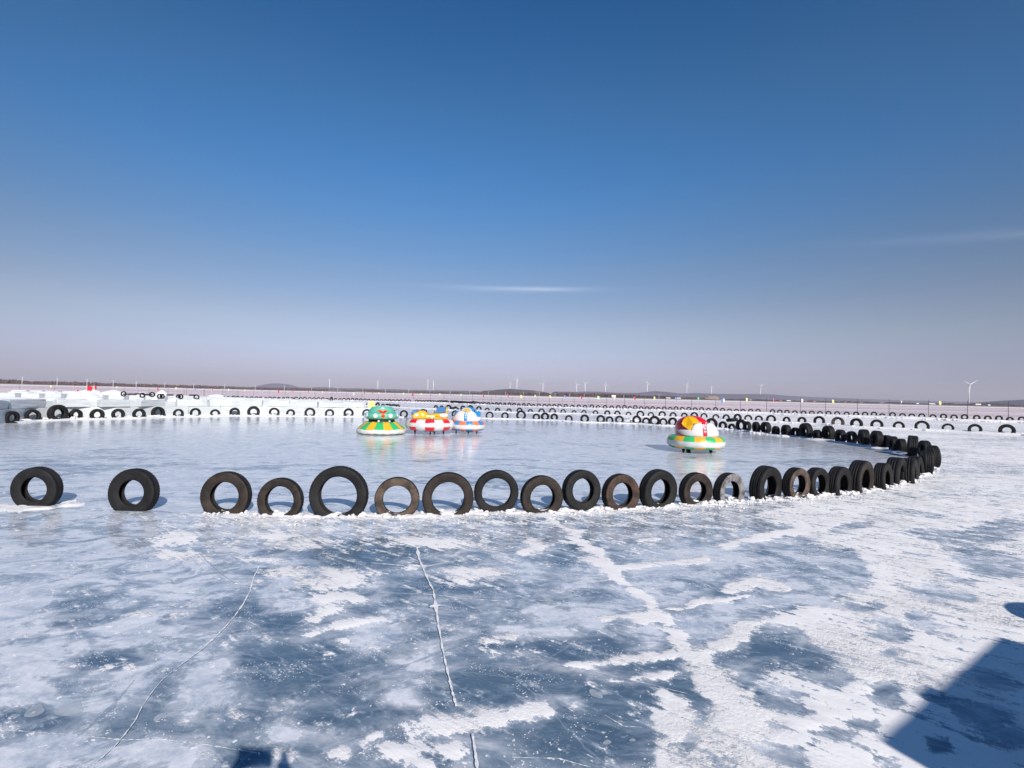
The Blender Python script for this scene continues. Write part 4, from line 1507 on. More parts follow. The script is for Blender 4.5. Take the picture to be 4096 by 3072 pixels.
PINK = paint('decal_pink_white', (0.80, 0.70, 0.74), .3, .3)


def tube_mesh(rx, z0, z1, band, cA, cB, phase, hole=.40, seg=16, sub=4, cone=None):
    """inflated ring: panels of two colours above and below a ribbed white belt. slots: A, B, white"""
    prof, tag_ = [], []
    zm, hz = (z0 + z1) / 2, (z1 - z0) / 2
    ro = rx
    n = 26
    if cone is None:
        rt = (rx - hole) / 2
        cx = rx - rt
        pts = []
        for k in range(n + 1):
            a = math.pi * (-.5 + k / n)
            ca, sa = math.cos(a), math.sin(a)
            e = .62
            pts.append((cx + rt * (abs(ca) ** .75), zm + hz * math.copysign(abs(sa) ** .95, sa)))
        pts = [(hole, z0 + .03)] + pts + [(hole, z1 - .02)]
    else:
        pts = cone
    bm = bmesh.new()
    N = seg * sub

    def mf(k, j):
        zc = (pts[j][1] + pts[min(j + 1, len(pts) - 1)][1]) / 2
        if band[0] < zc < band[1]:
            return 2
        return (k // sub) % 2
    # panel seams pull in a little
    rings = add_lathe(bm, pts, N, closed=True, a0=phase, matf=mf)
    for k in range(N):
        f = 1 - .012 * (1 if k % sub == 0 else 0)
        for j, v in enumerate(rings[k]):
            z = v.co.z
            g = f
            if band[0] < z < band[1]:
                g *= 1 + .006 * math.cos((z - band[0]) / (band[1] - band[0]) * math.pi * 8)
            v.co.x *= g
            v.co.y *= g
    bmesh.ops.recalc_face_normals(bm, faces=bm.faces)
    return bm


class Hull:
    """front is -Y; surface point by azimuth (degrees, + to the viewer's right) and height"""
    def __init__(self, rx, ry, z0, z1, taper, p=2.4):
        self.rx, self.ry, self.z0, self.z1, self.taper, self.p = rx, ry, z0, z1, taper, p

    def pt(self, th, z, off=0.0):
        a = R(th)
        c, s = math.cos(a), math.sin(a)
        t = min(1, max(0, (z - self.z0) / (self.z1 - self.z0)))
        k = 1 - self.taper * t ** 2.0
        q = (abs(c / self.ry) ** self.p + abs(s / self.rx) ** self.p) ** (-1 / self.p)
        r = q * k + off
        return Vector((r * s, -r * c, z))

    def patch(self, bm, th0, th1, zb, zt, off, nth=24, nz=8, mi=0, thick=.03):
        rows = []
        for i in range(nth + 1):
            th = th0 + (th1 - th0) * i / nth
            a, b = zb(th), zt(th)
            col = []
            for j in range(nz + 1):
                v = j / nz
                edge = min(1, 4 * v, 4 * (1 - v), 8 * i / nth, 8 * (1 - i / nth))
                col.append(bm.verts.new(self.pt(th, a + (b - a) * v, off * (.35 + .65 * math.sqrt(max(0, edge))))))
            rows.append(col)
        back = [[bm.verts.new(self.pt(th0 + (th1 - th0) * i / nth, zb(th0 + (th1 - th0) * i / nth) + (zt(th0 + (th1 - th0) * i / nth) - zb(th0 + (th1 - th0) * i / nth)) * j / nz, off * .35 - thick)) for j in (0, nz)] for i in range(nth + 1)]
        for i in range(nth):
            for j in range(nz):
                f = bm.faces.new([rows[i][j], rows[i + 1][j], rows[i + 1][j + 1], rows[i][j + 1]])
                f.smooth = True
                f.material_index = mi
            for a, b in ((rows[i][0], rows[i + 1][0]),):
                f = bm.faces.new([back[i][0], back[i + 1][0], b, a])
                f.material_index = mi
            f = bm.faces.new([rows[i][nz], rows[i + 1][nz], back[i + 1][1], back[i][1]])
            f.material_index = mi
        for i in (0, nth):
            vs = rows[i] + back[i][::-1]
            try:
                f = bm.faces.new(vs if i else vs[::-1])
                f.material_index = mi
            except ValueError:
                pass


def hull_shell(h, ztop, mi=0, nz=10, nth=64, floor=None):
    bm = bmesh.new()
    rows = []
    for i in range(nth):
        th = 360 * i / nth
        zt = ztop(th if th <= 180 else th - 360)
        rows.append([bm.verts.new(h.pt(th, h.z0 + (zt - h.z0) * j / nz)) for j in range(nz + 1)] +
                    [bm.verts.new(h.pt(th, zt + .008, -.03)), bm.verts.new(h.pt(th, zt - .02, -.07)), bm.verts.new(h.pt(th, floor if floor else h.z0 + .06, -.10))])
    m = len(rows[0])
    for i in range(nth):
        a, b = rows[i], rows[(i + 1) % nth]
        for j in range(m - 1):
            f = bm.faces.new([a[j], b[j], b[j + 1], a[j + 1]])
            f.smooth = True
    bm.faces.new([r[-1] for r in rows])
    bm.faces.new([r[0] for r in rows][::-1])
    bmesh.ops.recalc_face_normals(bm, faces=bm.faces)
    return bm


def wheels(root, spots, r=.055, h=.13, leg=False):
    for x, y in spots:
        bm = bmesh.new()
        if leg:
            add_tube(bm, [(x, y, .32), (x, y, .10), (x, y, .0)], [.032, .026, .020], 10)
            add_box(bm, x, y, .02, .05, .09, .04, .008)
            obj('support_leg', bm, [BLK], root)
        else:
            add_tube(bm, [(x - .02, y, r), (x + .02, y, r)], r, 18)
            add_tube(bm, [(x - .026, y, r), (x + .026, y, r)], r * .4, 12)
            o = obj('caster_wheel', bm, [BLK], root)
            bm = bmesh.new()
            add_box(bm, x - .032, y, r + .05, .010, .05, .12, .003)
            add_box(bm, x + .032, y, r + .05, .010, .05, .12, .003)
            add_box(bm, x, y, r + .125, .075, .07, .03, .006)
            obj('caster_fork', bm, [BLK], o)


def underside(root, z0, rr=.62):
    bm = bmesh.new()
    add_lathe(bm, [(0.01, z0 + .02), (rr, z0 + .02), (rr + .02, z0 + .05), (rr, z0 + .10), (0.01, z0 + .10)], 32, closed=True)
    add_box(bm, .12, .0, z0 - .005, .30, .24, .07, .02)
    add_box(bm, -.18, .05, z0 - .01, .16, .30, .06, .02)
    bmesh.ops.recalc_face_normals(bm, faces=bm.faces)
    obj('chassis', bm, [BLK], root)


def orb(root, name, p, r, mats, depth=.5, ring=None):
    """round lamp facing outwards from the hull"""
    d = Vector((p.x, p.y, 0)).normalized()
    q = d.to_track_quat('Z', 'Y').to_matrix()
    b = bmesh.new()
    add_lathe(b, [(0.001, r * depth), (r * .45, r * depth * .9), (r * .8, r * depth * .55), (r, 0.0), (r * 1.0, -.02), (.001, -.02)], 24)
    bmesh.ops.recalc_face_normals(b, faces=b.faces)
    bmesh.ops.rotate(b, cent=(0, 0, 0), matrix=q, verts=b.verts)
    bmesh.ops.translate(b, vec=p, verts=b.verts)
    o = obj(name, b, mats, root)
    if ring:
        b = bmesh.new()
        add_lathe(b, [(r * .98, .004), (r * 1.14, .006), (r * 1.2, -.006), (r * 1.14, -.02), (r * .98, -.02)], 24, closed=True)
        bmesh.ops.recalc_face_normals(b, faces=b.faces)
        bmesh.ops.rotate(b, cent=(0, 0, 0), matrix=q, verts=b.verts)
        bmesh.ops.translate(b, vec=p, verts=b.verts)
        obj('lamp_ring', b, [ring], o)
    return o


def helmet_car(px, py, yaw, label, tubeM, body, stripe, tube_r, scale=1.0, phase=0.0, mode='red', legs=False):
    g = at(px, py)
    root = empty('bumper_car', (g.x, g.y, 0), yaw)
    tag(root, label, 'bumper car', 'ice bumper cars on the rink')
    zb = .47
    obj('inflatable_tube', tube_mesh(tube_r, .115, .49, (.20, .355), 0, 1, phase), tubeM, root)
    underside(root, .10, .56)
    h = Hull(.575, .585, zb - .02, .90, .16)

    def ztop(th):
        a = abs(th)
        return .86 - .03 * math.cos(R(a * 2)) if a < 50 else (.86 - .16 * sstep(50, 75, a) if a < 110 else .70 + .12 * sstep(110, 150, a))
    obj('hull', hull_shell(h, lambda t_: float(ztop(t_))), [body], root)
    bm = bmesh.new()
    add_lathe(bm, [(.50, zb - .02), (.595, zb - .01), (.605, zb + .012), (.59, zb + .03), (.50, zb + .03)], 64, closed=True)
    for v in bm.verts:
        v.co.y *= 1.02
    bmesh.ops.recalc_face_normals(bm, faces=bm.faces)
    obj('base_trim', bm, [WHT], root)
    # two white front lobes
    for s in (-1, 1):
        def zt(th, s=s):
            a = abs(th)
            lim = 46 if mode == 'blue' or s > 0 else 37
            if a < lim:
                u = (a - lim + 21) / 21 if a > lim - 21 else (a - lim + 21) / (lim - 21)
                return .60 + .30 * math.sqrt(max(0.0, 1 - abs(u) ** 2.6)) if u < 0 else max(.685, .60 + .30 * math.sqrt(max(0.0, 1 - abs(u) ** 3)))
            return .685 - .02 * (a - 46) / 44

        def zbt(th, s=s):
            a = abs(th)
            return zb + .015 + .0 * a if a < 45 else zb + .015 + .18 * ((a - 45) / 45) ** 1.6
        bm = bmesh.new()
        h.patch(bm, s * 5.5, s * 88, zbt, zt, .055, 40, 10)
        bmesh.ops.recalc_face_normals(bm, faces=bm.faces)
        obj('front_fairing', bm, [WHT], root)
    bm = bmesh.new()
    h.patch(bm, -5, 5, lambda t_: zb + .01, lambda t_: .90, .018, 6, 10)
    bmesh.ops.recalc_face_normals(bm, faces=bm.faces)
    st_ = obj('centre_stripe', bm, [stripe], root)
    for th, z in ((-3.4, .83), (3.4, .83), (1.0, .74), (1.2, .645)):
        orb(root, 'marker_lamp', h.pt(th, z, .022), .024, [GLS], .5, WHT)
    for th in (-17, 17):
        orb(root, 'marker_lamp', h.pt(th * .55, .895, -.01), .02, [GLS], .6)
    # hood arching over the cockpit
    bm = bmesh.new()
    nT, nP = 28, 12
    W_, Dp, z1 = (.36, .34, 1.07) if mode == 'blue' else (.50, .40, 1.09)
    cy = .10
    grid = []
    for i in range(nT + 1):
        a = math.pi * i / nT
        rowp = []
        for j in range(nP + 1):
            b = -1 + 2 * j / nP
            k = math.sqrt(1 - (b * .80) ** 2)
            x = -W_ * math.cos(a) * k - (.07 if mode == 'red' else 0)
            z = .66 + (z1 - .66) * (abs(math.sin(a)) ** .75) * k
            y = cy + Dp * b
            rowp.append(bm.verts.new((x, y, z)))
        grid.append(rowp)
    for i in range(nT):
        for j in range(nP):
            f = bm.faces.new([grid[i][j], grid[i][j + 1], grid[i + 1][j + 1], grid[i + 1][j]])
            f.smooth = True
    bm.faces.new([grid[i][0] for i in range(nT + 1)])
    bm.faces.new([grid[i][-1] for i in range(nT + 1)][::-1])
    bmesh.ops.recalc_face_normals(bm, faces=bm.faces)
    hood = obj('hood', bm, [body], root)
    # yellow visor panel on the hood
    bm = bmesh.new()
    if mode == 'blue':
        ol = [(-.19, .80), (-.185, .88), (-.15, .94), (-.09, .985), (0, 1.0), (.09, .985), (.15, .94), (.185, .88), (.19, .80)]
        ys = lambda x, z: cy - Dp - .02 + .05 * (z - .8)
        f = bm.faces.new([bm.verts.new((x, ys(x, z), z)) for x, z in ol])
        r = bmesh.ops.extrude_face_region(bm, geom=[f])
        bmesh.ops.translate(bm, vec=(0, -.03, 0), verts=[v for v in r['geom'] if isinstance(v, bmesh.types.BMVert)])
        bmesh.ops.recalc_face_normals(bm, faces=bm.faces)
        obj('visor', bm, [YEL], hood)
        bm = bmesh.new()
        add_tube(bm, [(x * 1.1, ys(x, z) - .01, .80 + (z - .80) * 1.1) for x, z in ol], .022, 8)
        obj('visor_rim', bm, [WHT], hood)
    else:
        # curved yellow panel wrapping the left front of the hood, open to the cockpit
        ol = [(-.40, .86), (-.37, .95), (-.30, 1.03), (-.20, 1.075), (-.05, 1.075), (.08, 1.03), (.19, .95), (.24, .90), (.12, .885), (.02, .865), (.01, .66), (-.04, .655), (-.10, .67), (-.22, .74), (-.34, .80)]

        def ysf(x, z):
            return -.52 - .05 * math.cos(x * 3) + 1.15 * max(0, z - .84) ** 1.1 + .25 * max(0, abs(x + .08) - .14)
        f = bm.faces.new([bm.verts.new((x, ysf(x, z), z)) for x, z in ol])
        r = bmesh.ops.extrude_face_region(bm, geom=[f])
        bmesh.ops.translate(bm, vec=(0, .05, 0), verts=[v for v in r['geom'] if isinstance(v, bmesh.types.BMVert)])
        bmesh.ops.triangulate(bm, faces=[f_ for f_ in bm.faces if len(f_.verts) > 4])
        bmesh.ops.scale(bm, vec=(.80, .9, 1), verts=bm.verts)
        bmesh.ops.rotate(bm, cent=(0, 0, 0), matrix=Matrix.Rotation(-R(34), 3, 'Z'), verts=bm.verts)
        bmesh.ops.translate(bm, vec=(-.06, -.08, 0), verts=bm.verts)
        bmesh.ops.recalc_face_normals(bm, faces=bm.faces)
        obj('visor', bm, [YEL], hood)
    # seat blocks at both sides and backrest
    for s in (-1, 1):
        bm = bmesh.new()
        add_sphere(bm, (s * .45, .08, .74), .17, .55, 1.5, .95, 0, 3)
        obj('side_bolster', bm, [body], root)
    bm = bmesh.new()
    add_box(bm, 0, .44, .80, .66, .14, .34, .06)
    obj('backrest', bm, [body], root)
    bm = bmesh.new()
    for s in (-1, 1):
        add_tube(bm, [(s * .30, -.18, .82), (s * .33, -.22, .92), (s * .34, -.20, .98)], .014, 8)
        add_sphere(bm, (s * .34, -.20, .985), .025)
    obj('control_lever', bm, [BLK], root)
    if legs:
        wheels(root, [(-.40, -.30), (.44, -.30), (.0, .42)], leg=True)
        bm = bmesh.new()
        add_tube(bm, [(-.02, -.1, .16), (.0, -.14, .07), (.03, -.15, .06)], .02, 8)
        add_tube(bm, [(.04, -.1, .14), (.06, -.14, .05)], .012, 8)
        obj('drive_motor', bm, [BLK], root)
    else:
        wheels(root, [(-.46, -.18), (-.30, -.10), (.34, -.28), (.0, .42)], .062)
    return root


helmet_car(2782, 1806, R(5), 'red bumper car with white front and yellow visor on a green and yellow ring', [GRN, VYEL, VWHT], RED, RED, .845, phase=R(-90 - 5), mode='red')
helmet_car(1868, 1731, R(-3), 'blue and white bumper car on a ring of blue and orange panels', [VBLU, VORG, VWHT], BLU, BLU, .745, phase=R(-90 + 4), mode='blue', legs=True)

# --- yellow car, seen from its side, nose to the left
g = at(1719, 1733)
root = empty('bumper_car', (g.x, g.y, 0), R(7))
tag(root, 'yellow bumper car with blue seat on a red and white ring, nose to left', 'bumper car', 'ice bumper cars on the rink')
obj('inflatable_tube', tube_mesh(.965, .13, .59, (.295, .44), 0, 1, R(-90 - 9.5)), [VRED, VWHT, VWHT], root)
underside(root, .11, .62)
wheels(root, [(-.56, -.22), (.54, -.22), (.18, -.15), (0, .5)], .062)
sidep = [(-.70, .60), (-.72, .66), (-.715, .74), (-.66, .80), (-.52, .86), (-.38, .905), (-.26, .90), (-.17, .87), (-.14, .80), (-.12, .755), (.14, .755), (.17, .80), (.26, .80), (.60, .825), (.69, .82), (.705, .74), (.70, .60)]
bm = bmesh.new()
secs = []
for j, y in enumerate((-.42, -.40, -.34, -.2, 0, .2, .34, .40, .42)):
    k = [.90, .97, 1.0, 1.0, 1.0, 1.0, 1.0, .97, .90][j]
    dip = [0, 0, 0, -.10, -.12, -.10, 0, 0, 0][j]
    rowp = []
    for x, z in sidep:
        zz = .60 + (z - .60) * (k if z > .6 else 1)
        if -.16 < x < .2 and z > .7:
            zz += dip
        rowp.append(bm.verts.new((x * (.94 + .06 * k) * (1 - .10 * (abs(y) / .42) ** 2), y, zz)))
    secs.append(rowp)
for a, b in zip(secs, secs[1:]):
    for i in range(len(sidep)):
        i2 = (i + 1) % len(sidep)
        f = bm.faces.new([a[i], a[i2], b[i2], b[i]])
        f.smooth = False
bm.faces.new(secs[0][::-1])
bm.faces.new(secs[-1])
bmesh.ops.triangulate(bm, faces=[f for f in bm.faces if len(f.verts) > 4])
bmesh.ops.recalc_face_normals(bm, faces=bm.faces)
obj('hull', bm, [YEL], root)


def plate(root, name, outline, y, thick, mat, parent=None):
    bm = bmesh.new()
    f = bm.faces.new([bm.verts.new((x, y, z)) for x, z in outline])
    r = bmesh.ops.extrude_face_region(bm, geom=[f])
    bmesh.ops.translate(bm, vec=(0, thick, 0), verts=[v for v in r['geom'] if isinstance(v, bmesh.types.BMVert)])
    bmesh.ops.recalc_face_normals(bm, faces=bm.faces)
    bmesh.ops.bevel(bm, geom=[e for e in bm.edges if e.calc_face_angle(0) > 1.0], offset=.006, segments=2, affect='EDGES')
    return obj(name, bm, [mat], parent or root)


def ell(cx, cz, rx, rz, n=20, rot=0.0, p=2.0):
    o_ = []
    for k in range(n):
        a = 2 * math.pi * k / n
        u = rx * math.copysign(abs(math.cos(a)) ** (2 / p), math.cos(a))
        w = rz * math.copysign(abs(math.sin(a)) ** (2 / p), math.sin(a))
        o_.append((cx + u * math.cos(rot) - w * math.sin(rot), cz + u * math.sin(rot) + w * math.cos(rot)))
    return o_


plate(root, 'headlight', ell(-.50, .725, .088, .048, rot=.45), -.44, .03, PINK)
plate(root, 'side_panel', [(.38, .76), (.44, .79), (.67, .805), (.685, .76), (.67, .70), (.52, .665), (.42, .68), (.38, .72)], -.445, .03, PINK)
plate(root, 'decal', [(-.36, .80), (-.24, .78), (-.22, .70), (-.26, .67), (-.30, .72)], -.432, .02, DECAL)
plate(root, 'decal', [(-.12, .735), (.12, .735), (.16, .70), (.12, .655), (-.12, .655), (-.13, .69)], -.432, .02, DECAL)
orb(root, 'marker_lamp', Vector((-.24, -.43, .73)), .034, [DECAL], .5)
orb(root, 'marker_lamp', Vector((.165, -.43, .69)), .036, [GLS], .5)
orb(root, 'marker_lamp', Vector((.09, -.45, .625)), .032, [GLS], .5)
bm = bmesh.new()
f = [bm.verts.new(v) for v in ((-.72, -.34, .74), (-.72, .34, .74), (-.715, .36, .85), (-.715, -.36, .85), (-.66, -.36, .90), (-.66, .36, .90), (-.44, .34, .925), (-.44, -.34, .925), (-.50, -.36, .86), (-.50, .36, .86), (-.62, -.37, .78), (-.62, .37, .78))]
for q in ((0, 3, 2, 1), (3, 4, 5, 2), (4, 7, 6, 5), (7, 8, 9, 6), (8, 10, 11, 9), (10, 0, 1, 11), (0, 10, 8, 7, 4, 3), (1, 2, 5, 6, 9, 11)):
    bm.faces.new([f[i] for i in q])
bmesh.ops.recalc_face_normals(bm, faces=bm.faces)
obj('windshield', bm, [SEATB], root)
bm = bmesh.new()
add_tube(bm, [(-.37, -.12, .90), (-.32, -.14, .935), (-.24, -.15, .93), (-.15, -.15, .895), (-.14, -.15, .85)], .022, 10)
add_tube(bm, [(-.37, .12, .90), (-.32, .14, .935), (-.24, .15, .93), (-.15, .15, .895), (-.14, .15, .85)], .022, 10)
obj('handlebar', bm, [BLK], root)
bm = bmesh.new()
prof = [(.19, .78), (.215, .86), (.25, .97), (.29, 1.03), (.34, 1.05), (.52, 1.05), (.58, 1.03), (.60, .98), (.60, .86), (.58, .83), (.32, .82), (.30, .76)]
r0 = [bm.verts.new((x, -.30, z)) for x, z in prof]
r1 = [bm.verts.new((x, .30, z)) for x, z in prof]
for i in range(len(prof)):
    i2 = (i + 1) % len(prof)
    bm.faces.new([r0[i], r0[i2], r1[i2], r1[i]])
bm.faces.new(r0[::-1])
bm.faces.new(r1)
bmesh.ops.recalc_face_normals(bm, faces=bm.faces)
bmesh.ops.bevel(bm, geom=[e for e in bm.edges if e.calc_face_angle(0) > .9], offset=.012, segments=2, affect='EDGES')
obj('seat', bm, [SEATB], root)
bm = bmesh.new()
add_box(bm, .635, 0, .93, .05, .62, .26, .02, rot=Matrix.Rotation(R(4), 3, 'Y'))
obj('seat_back_shell', bm, [YEL], root)
bm = bmesh.new()
add_tube(bm, [(.17, -.28, .80), (.165, -.30, .87), (.175, -.30, .90)], .016, 8)
add_sphere(bm, (.175, -.30, .81), .022)
obj('control_lever', bm, [BLK], root)

# --- green car on a collapsed ring
g = at(1525, 1734)
root = empty('bumper_car', (g.x, g.y, 0), R(19))
tag(root, 'mint green bumper car with red chevron on a slumped green and yellow skirt', 'bumper car', 'ice bumper cars on the rink')
cone = [(.50, .02), (.86, .02), (.90, .04), (.918, .075), (.925, .12), (.918, .165), (.90, .19), (.86, .235), (.80, .285), (.73, .335), (.66, .385), (.60, .435), (.54, .46), (.46, .45)]
bm = tube_mesh(.92, 0, 0, (.045, .185), 0, 1, R(-90 - 21.4), cone=cone)
for v in bm.verts:
    a = math.atan2(v.co.y, v.co.x)
    rr = math.hypot(v.co.x, v.co.y)
    if rr > .5:
        v.co.z += .012 * math.sin(a * 7 + rr * 9) * min(1, v.co.z * 6) + .006 * math.sin(a * 19)
        v.co.z = max(.004, v.co.z)
obj('inflatable_tube', bm, [GRN, VYEL, VWHT], root)
bm = bmesh.new()
add_lathe(bm, [(.01, .40), (.50, .40), (.535, .435), (.50, .455), (.485, .47), (.485, .55), (.01, .55)], 48)
bmesh.ops.recalc_face_normals(bm, faces=bm.faces)
obj('collar', bm, [BLK], root)
h = Hull(.485, .485, .40, .56, 0.0, 2.0)
for th in (-34, 0, 20):
    if th:
        pass
for th in (-22, 27):
    orb(root, 'marker_lamp', h.pt(th + 5, .495, .003), .033, [GLS], .5, WHT)
# saucer hull: rings of superellipse
levels = [(.545, .47, .0), (.548, .50, 0), (.575, .585, 0), (.60, .63, 0), (.66, .655, .0), (.74, .655, 0), (.78, .63, 0), (.80, .57, 0), (.82, .50, 0), (.85, .470, 0), (.92, .425, 0), (.965, .395, 0), (.985, .375, 0), (1.005, .365, 0), (1.022, .345, 0), (1.03, .28, 0)]
bm = bmesh.new()
rows = []
N = 72
for z, r, _ in levels:
    rowp = []
    for k in range(N):
        a = 2 * math.pi * k / N
        th = (math.degrees(a) + 180) % 360 - 180      # 0 = front
        rr = r
        if .56 < z < .82:            # ridges that frame the chevron and side pods
            rr += .020 * math.exp(-((abs(th) - 20) / 6) ** 2) * (1 - abs(z - .69) / .13)
            rr -= .020 * math.exp(-((abs(th) - 62) / 8) ** 2)
        if z > .8:
            rr *= 1 - .05 * math.cos(2 * a) * (1 if z > .83 else 0)
        rowp.append(bm.verts.new((rr * math.sin(a), -rr * .92 * math.cos(a), z)))
    rows.append(rowp)
for a, b in zip(rows, rows[1:]):
    for k in range(N):
        f = bm.faces.new([a[k], a[(k + 1) % N], b[(k + 1) % N], b[k]])
        f.smooth = True
bm.faces.new(rows[0][::-1])
bm.faces.new(rows[-1])
bmesh.ops.recalc_face_normals(bm, faces=bm.faces)
obj('hull', bm, [MINT], root)


def sauc(th, z, off=0.0):
    r = float(np.interp(z, [l[0] for l in levels], [l[1] for l in levels])) + off
    if .56 < z < .82:
        r += .020 * math.exp(-((abs(th) - 20) / 6) ** 2) * (1 - abs(z - .69) / .13)
    if z > .83:
        r *= 1 - .05 * math.cos(2 * R(th))
    return Vector((r * math.sin(R(th)), -r * .92 * math.cos(R(th)), z))


def sauc_patch(name, outline, off, mat, parent=None, nsub=10):
    """outline in (x metres across the front, z) wrapped on the hull, filled and thickened"""
    bm = bmesh.new()
    f = bm.faces.new([bm.verts.new((x, 0, z)) for x, z in outline])
    bmesh.ops.triangulate(bm, faces=[f])
    bmesh.ops.subdivide_edges(bm, edges=bm.edges[:], cuts=5, use_grid_fill=False)
    bmesh.ops.triangulate(bm, faces=bm.faces[:])
    r = bmesh.ops.extrude_face_region(bm, geom=bm.faces[:])
    top = set(v for v in r['geom'] if isinstance(v, bmesh.types.BMVert))
    for v in bm.verts:
        x, z = v.co.x, v.co.z
        R0 = float(np.interp(z, [l[0] for l in levels], [l[1] for l in levels]))
        th = math.degrees(math.asin(max(-1, min(1, x / R0))))
        p = sauc(th, z, off if v in top else -.03)
        v.co = p
    bmesh.ops.recalc_face_normals(bm, faces=bm.faces)
    return obj(name, bm, [mat], parent)


che = [(-.215, .905), (-.07, .905), (.0, .858), (.07, .905), (.215, .905), (.04, .79), (-.04, .79)]
che2 = [(-.232, .912), (-.066, .912), (.0, .868), (.066, .912), (.232, .912), (.046, .782), (-.046, .782)]
cv = sauc_patch('chevron', che2, .010, YEL, root)
sauc_patch('chevron_inset', che, .020, RED, cv)
orb(root, 'centre_lamp', sauc(0, .70, .012), .066, [LRED], .4, YEL)
for s in (-1, 1):
    orb(root, 'headlight', sauc(s * 23.5, .705, .030), .074, [GLS], .35, WHT)
    p = [sauc(s * a, z, .022) for a, z in ((60, .79), (80, .79), (86, .70), (80, .60), (64, .62), (55, .70))]
    bm = bmesh.new()
    c0 = sum(p, Vector()) / len(p)
    inn = [c0.lerp(q, .55) + Vector((s * .012, -.004, 0)) for q in p]
    out = [bm.verts.new(q) for q in p]
    inv = [bm.verts.new(q) for q in inn]
    low = [bm.verts.new(q * .93 + Vector((0, 0, q.z * .07))) for q in p]
    for i in range(6):
        j = (i + 1) % 6
        bm.faces.new([out[i], out[j], inv[j], inv[i]])
        bm.faces.new([low[i], low[j], out[j], out[i]])
    bm.faces.new(inv)
    bm.faces.new(low[::-1])
    bmesh.ops.recalc_face_normals(bm, faces=bm.faces)
    obj('side_lamp', bm, [GLS], root)
    bm = bmesh.new()
    add_tube(bm, [(s * .47, .02, .80), (s * .485, .0, .88), (s * .475, -.02, .90)], .02, 8)
    obj('grab_handle', bm, [BLK], root)
bm = bmesh.new()
add_lathe(bm, [(.001, 1.035), (.055, 1.03), (.07, 1.01), (.07, .98)], 20, center=(0, -.31, -.03))
obj('top_lamp', bm, [GLS], root)
bm = bmesh.new()
add_box(bm, 0, .16, .985, .42, .24, .14, .05)
obj('seat_back', bm, [MINT], root)

# ---------------------------------------------------------------- flags
CLOTH = {'red': simple('cloth_red', (0.50, 0.012, 0.03), .8), 'yellow': simple('cloth_yellow', (0.70, 0.66, 0.22), .8), 'pale green': simple('cloth_pale_green', (0.42, 0.62, 0.40), .8),
         'blue': simple('cloth_blue', (0.08, 0.18, 0.50), .8), 'white': simple('cloth_white', (0.78, 0.78, 0.78), .8), 'green': simple('cloth_green', (0.12, 0.48, 0.18), .8)}
POLE = simple('pole_white', (0.72, 0.72, 0.72), .5)
POLED = simple('pole_dark', (0.05, 0.035, 0.04), .6)


def flag(x, ybase, Y, h, fw, fh, col, label, lean=0.0, droop=.25, seed=0, polemat=None, prad=.025):
    g = at(x, 2000)
    g = g * (Y / g.y)
    z0 = 0
    root = empty('flag', (g.x, g.y, z0), 0)
    tag(root, label, 'flag', 'small flags out on the ice')
    bm = bmesh.new()
    add_tube(bm, [(0, 0, -.1), (lean * h, 0, h)], prad, 6)
    obj('flagpole', bm, [polemat or POLE], root)
    bm = bmesh.new()
    nx_, nz_ = 10, 8
    rr = random.Random(seed)
    ph = rr.random() * 6
    gr = [[None] * (nz_ + 1) for _ in range(nx_ + 1)]
    for i in range(nx_ + 1):
        for j in range(nz_ + 1):
            u, v = i / nx_, j / nz_
            zz = h - .02 - v * fh - droop * fh * u * u
            gr[i][j] = bm.verts.new((lean * zz + prad + u * fw * (1 - .12 * v), .07 * math.sin(u * 7 + ph + v * 2) * min(1, u * 3) * min(1, fw), zz))
    for i in range(nx_):
        for j in range(nz_):
            f = bm.faces.new([gr[i][j], gr[i + 1][j], gr[i + 1][j + 1], gr[i][j + 1]])
            f.smooth = True
    r = bmesh.ops.extrude_face_region(bm, geom=bm.faces[:])
    bmesh.ops.translate(bm, vec=(0, .006, 0), verts=[v for v in r['geom'] if isinstance(v, bmesh.types.BMVert)])
    bmesh.ops.recalc_face_normals(bm, faces=bm.faces)
    obj('cloth', bm, [CLOTH[col]], root)


def z_at(x, y, Y):
    return at_depth(x, y, Y).z


# the pale yellow flag behind the green car
Y_ = 33.0
flag(1200 + 965 / S6, 0, Y_, z_at(1465, 1480 + 448 / S6, Y_), .40, .78, 'yellow', 'pale yellow flag standing right behind the green bumper car', lean=.03, droop=.12, seed=3, prad=.02)
Y_ = 60.0
flag(1213 / S6, 0, 64, z_at(329, 1480 + 224 / S6, 64), .66, .80, 'red', 'large red flag by the white pole at the left, above the biggest snow pile', seed=4)
flag(1322 / S6, 0, 66, z_at(360, 1480 + 226 / S6, 66), .32, .42, 'red', 'small red flag just right of the large red one', seed=5)
flag(1060 / S6, 0, 70, z_at(287, 1480 + 285 / S6, 70), .28, .20, 'red', 'scrap of red cloth low at the left of the large red flag', seed=6, droop=.5)
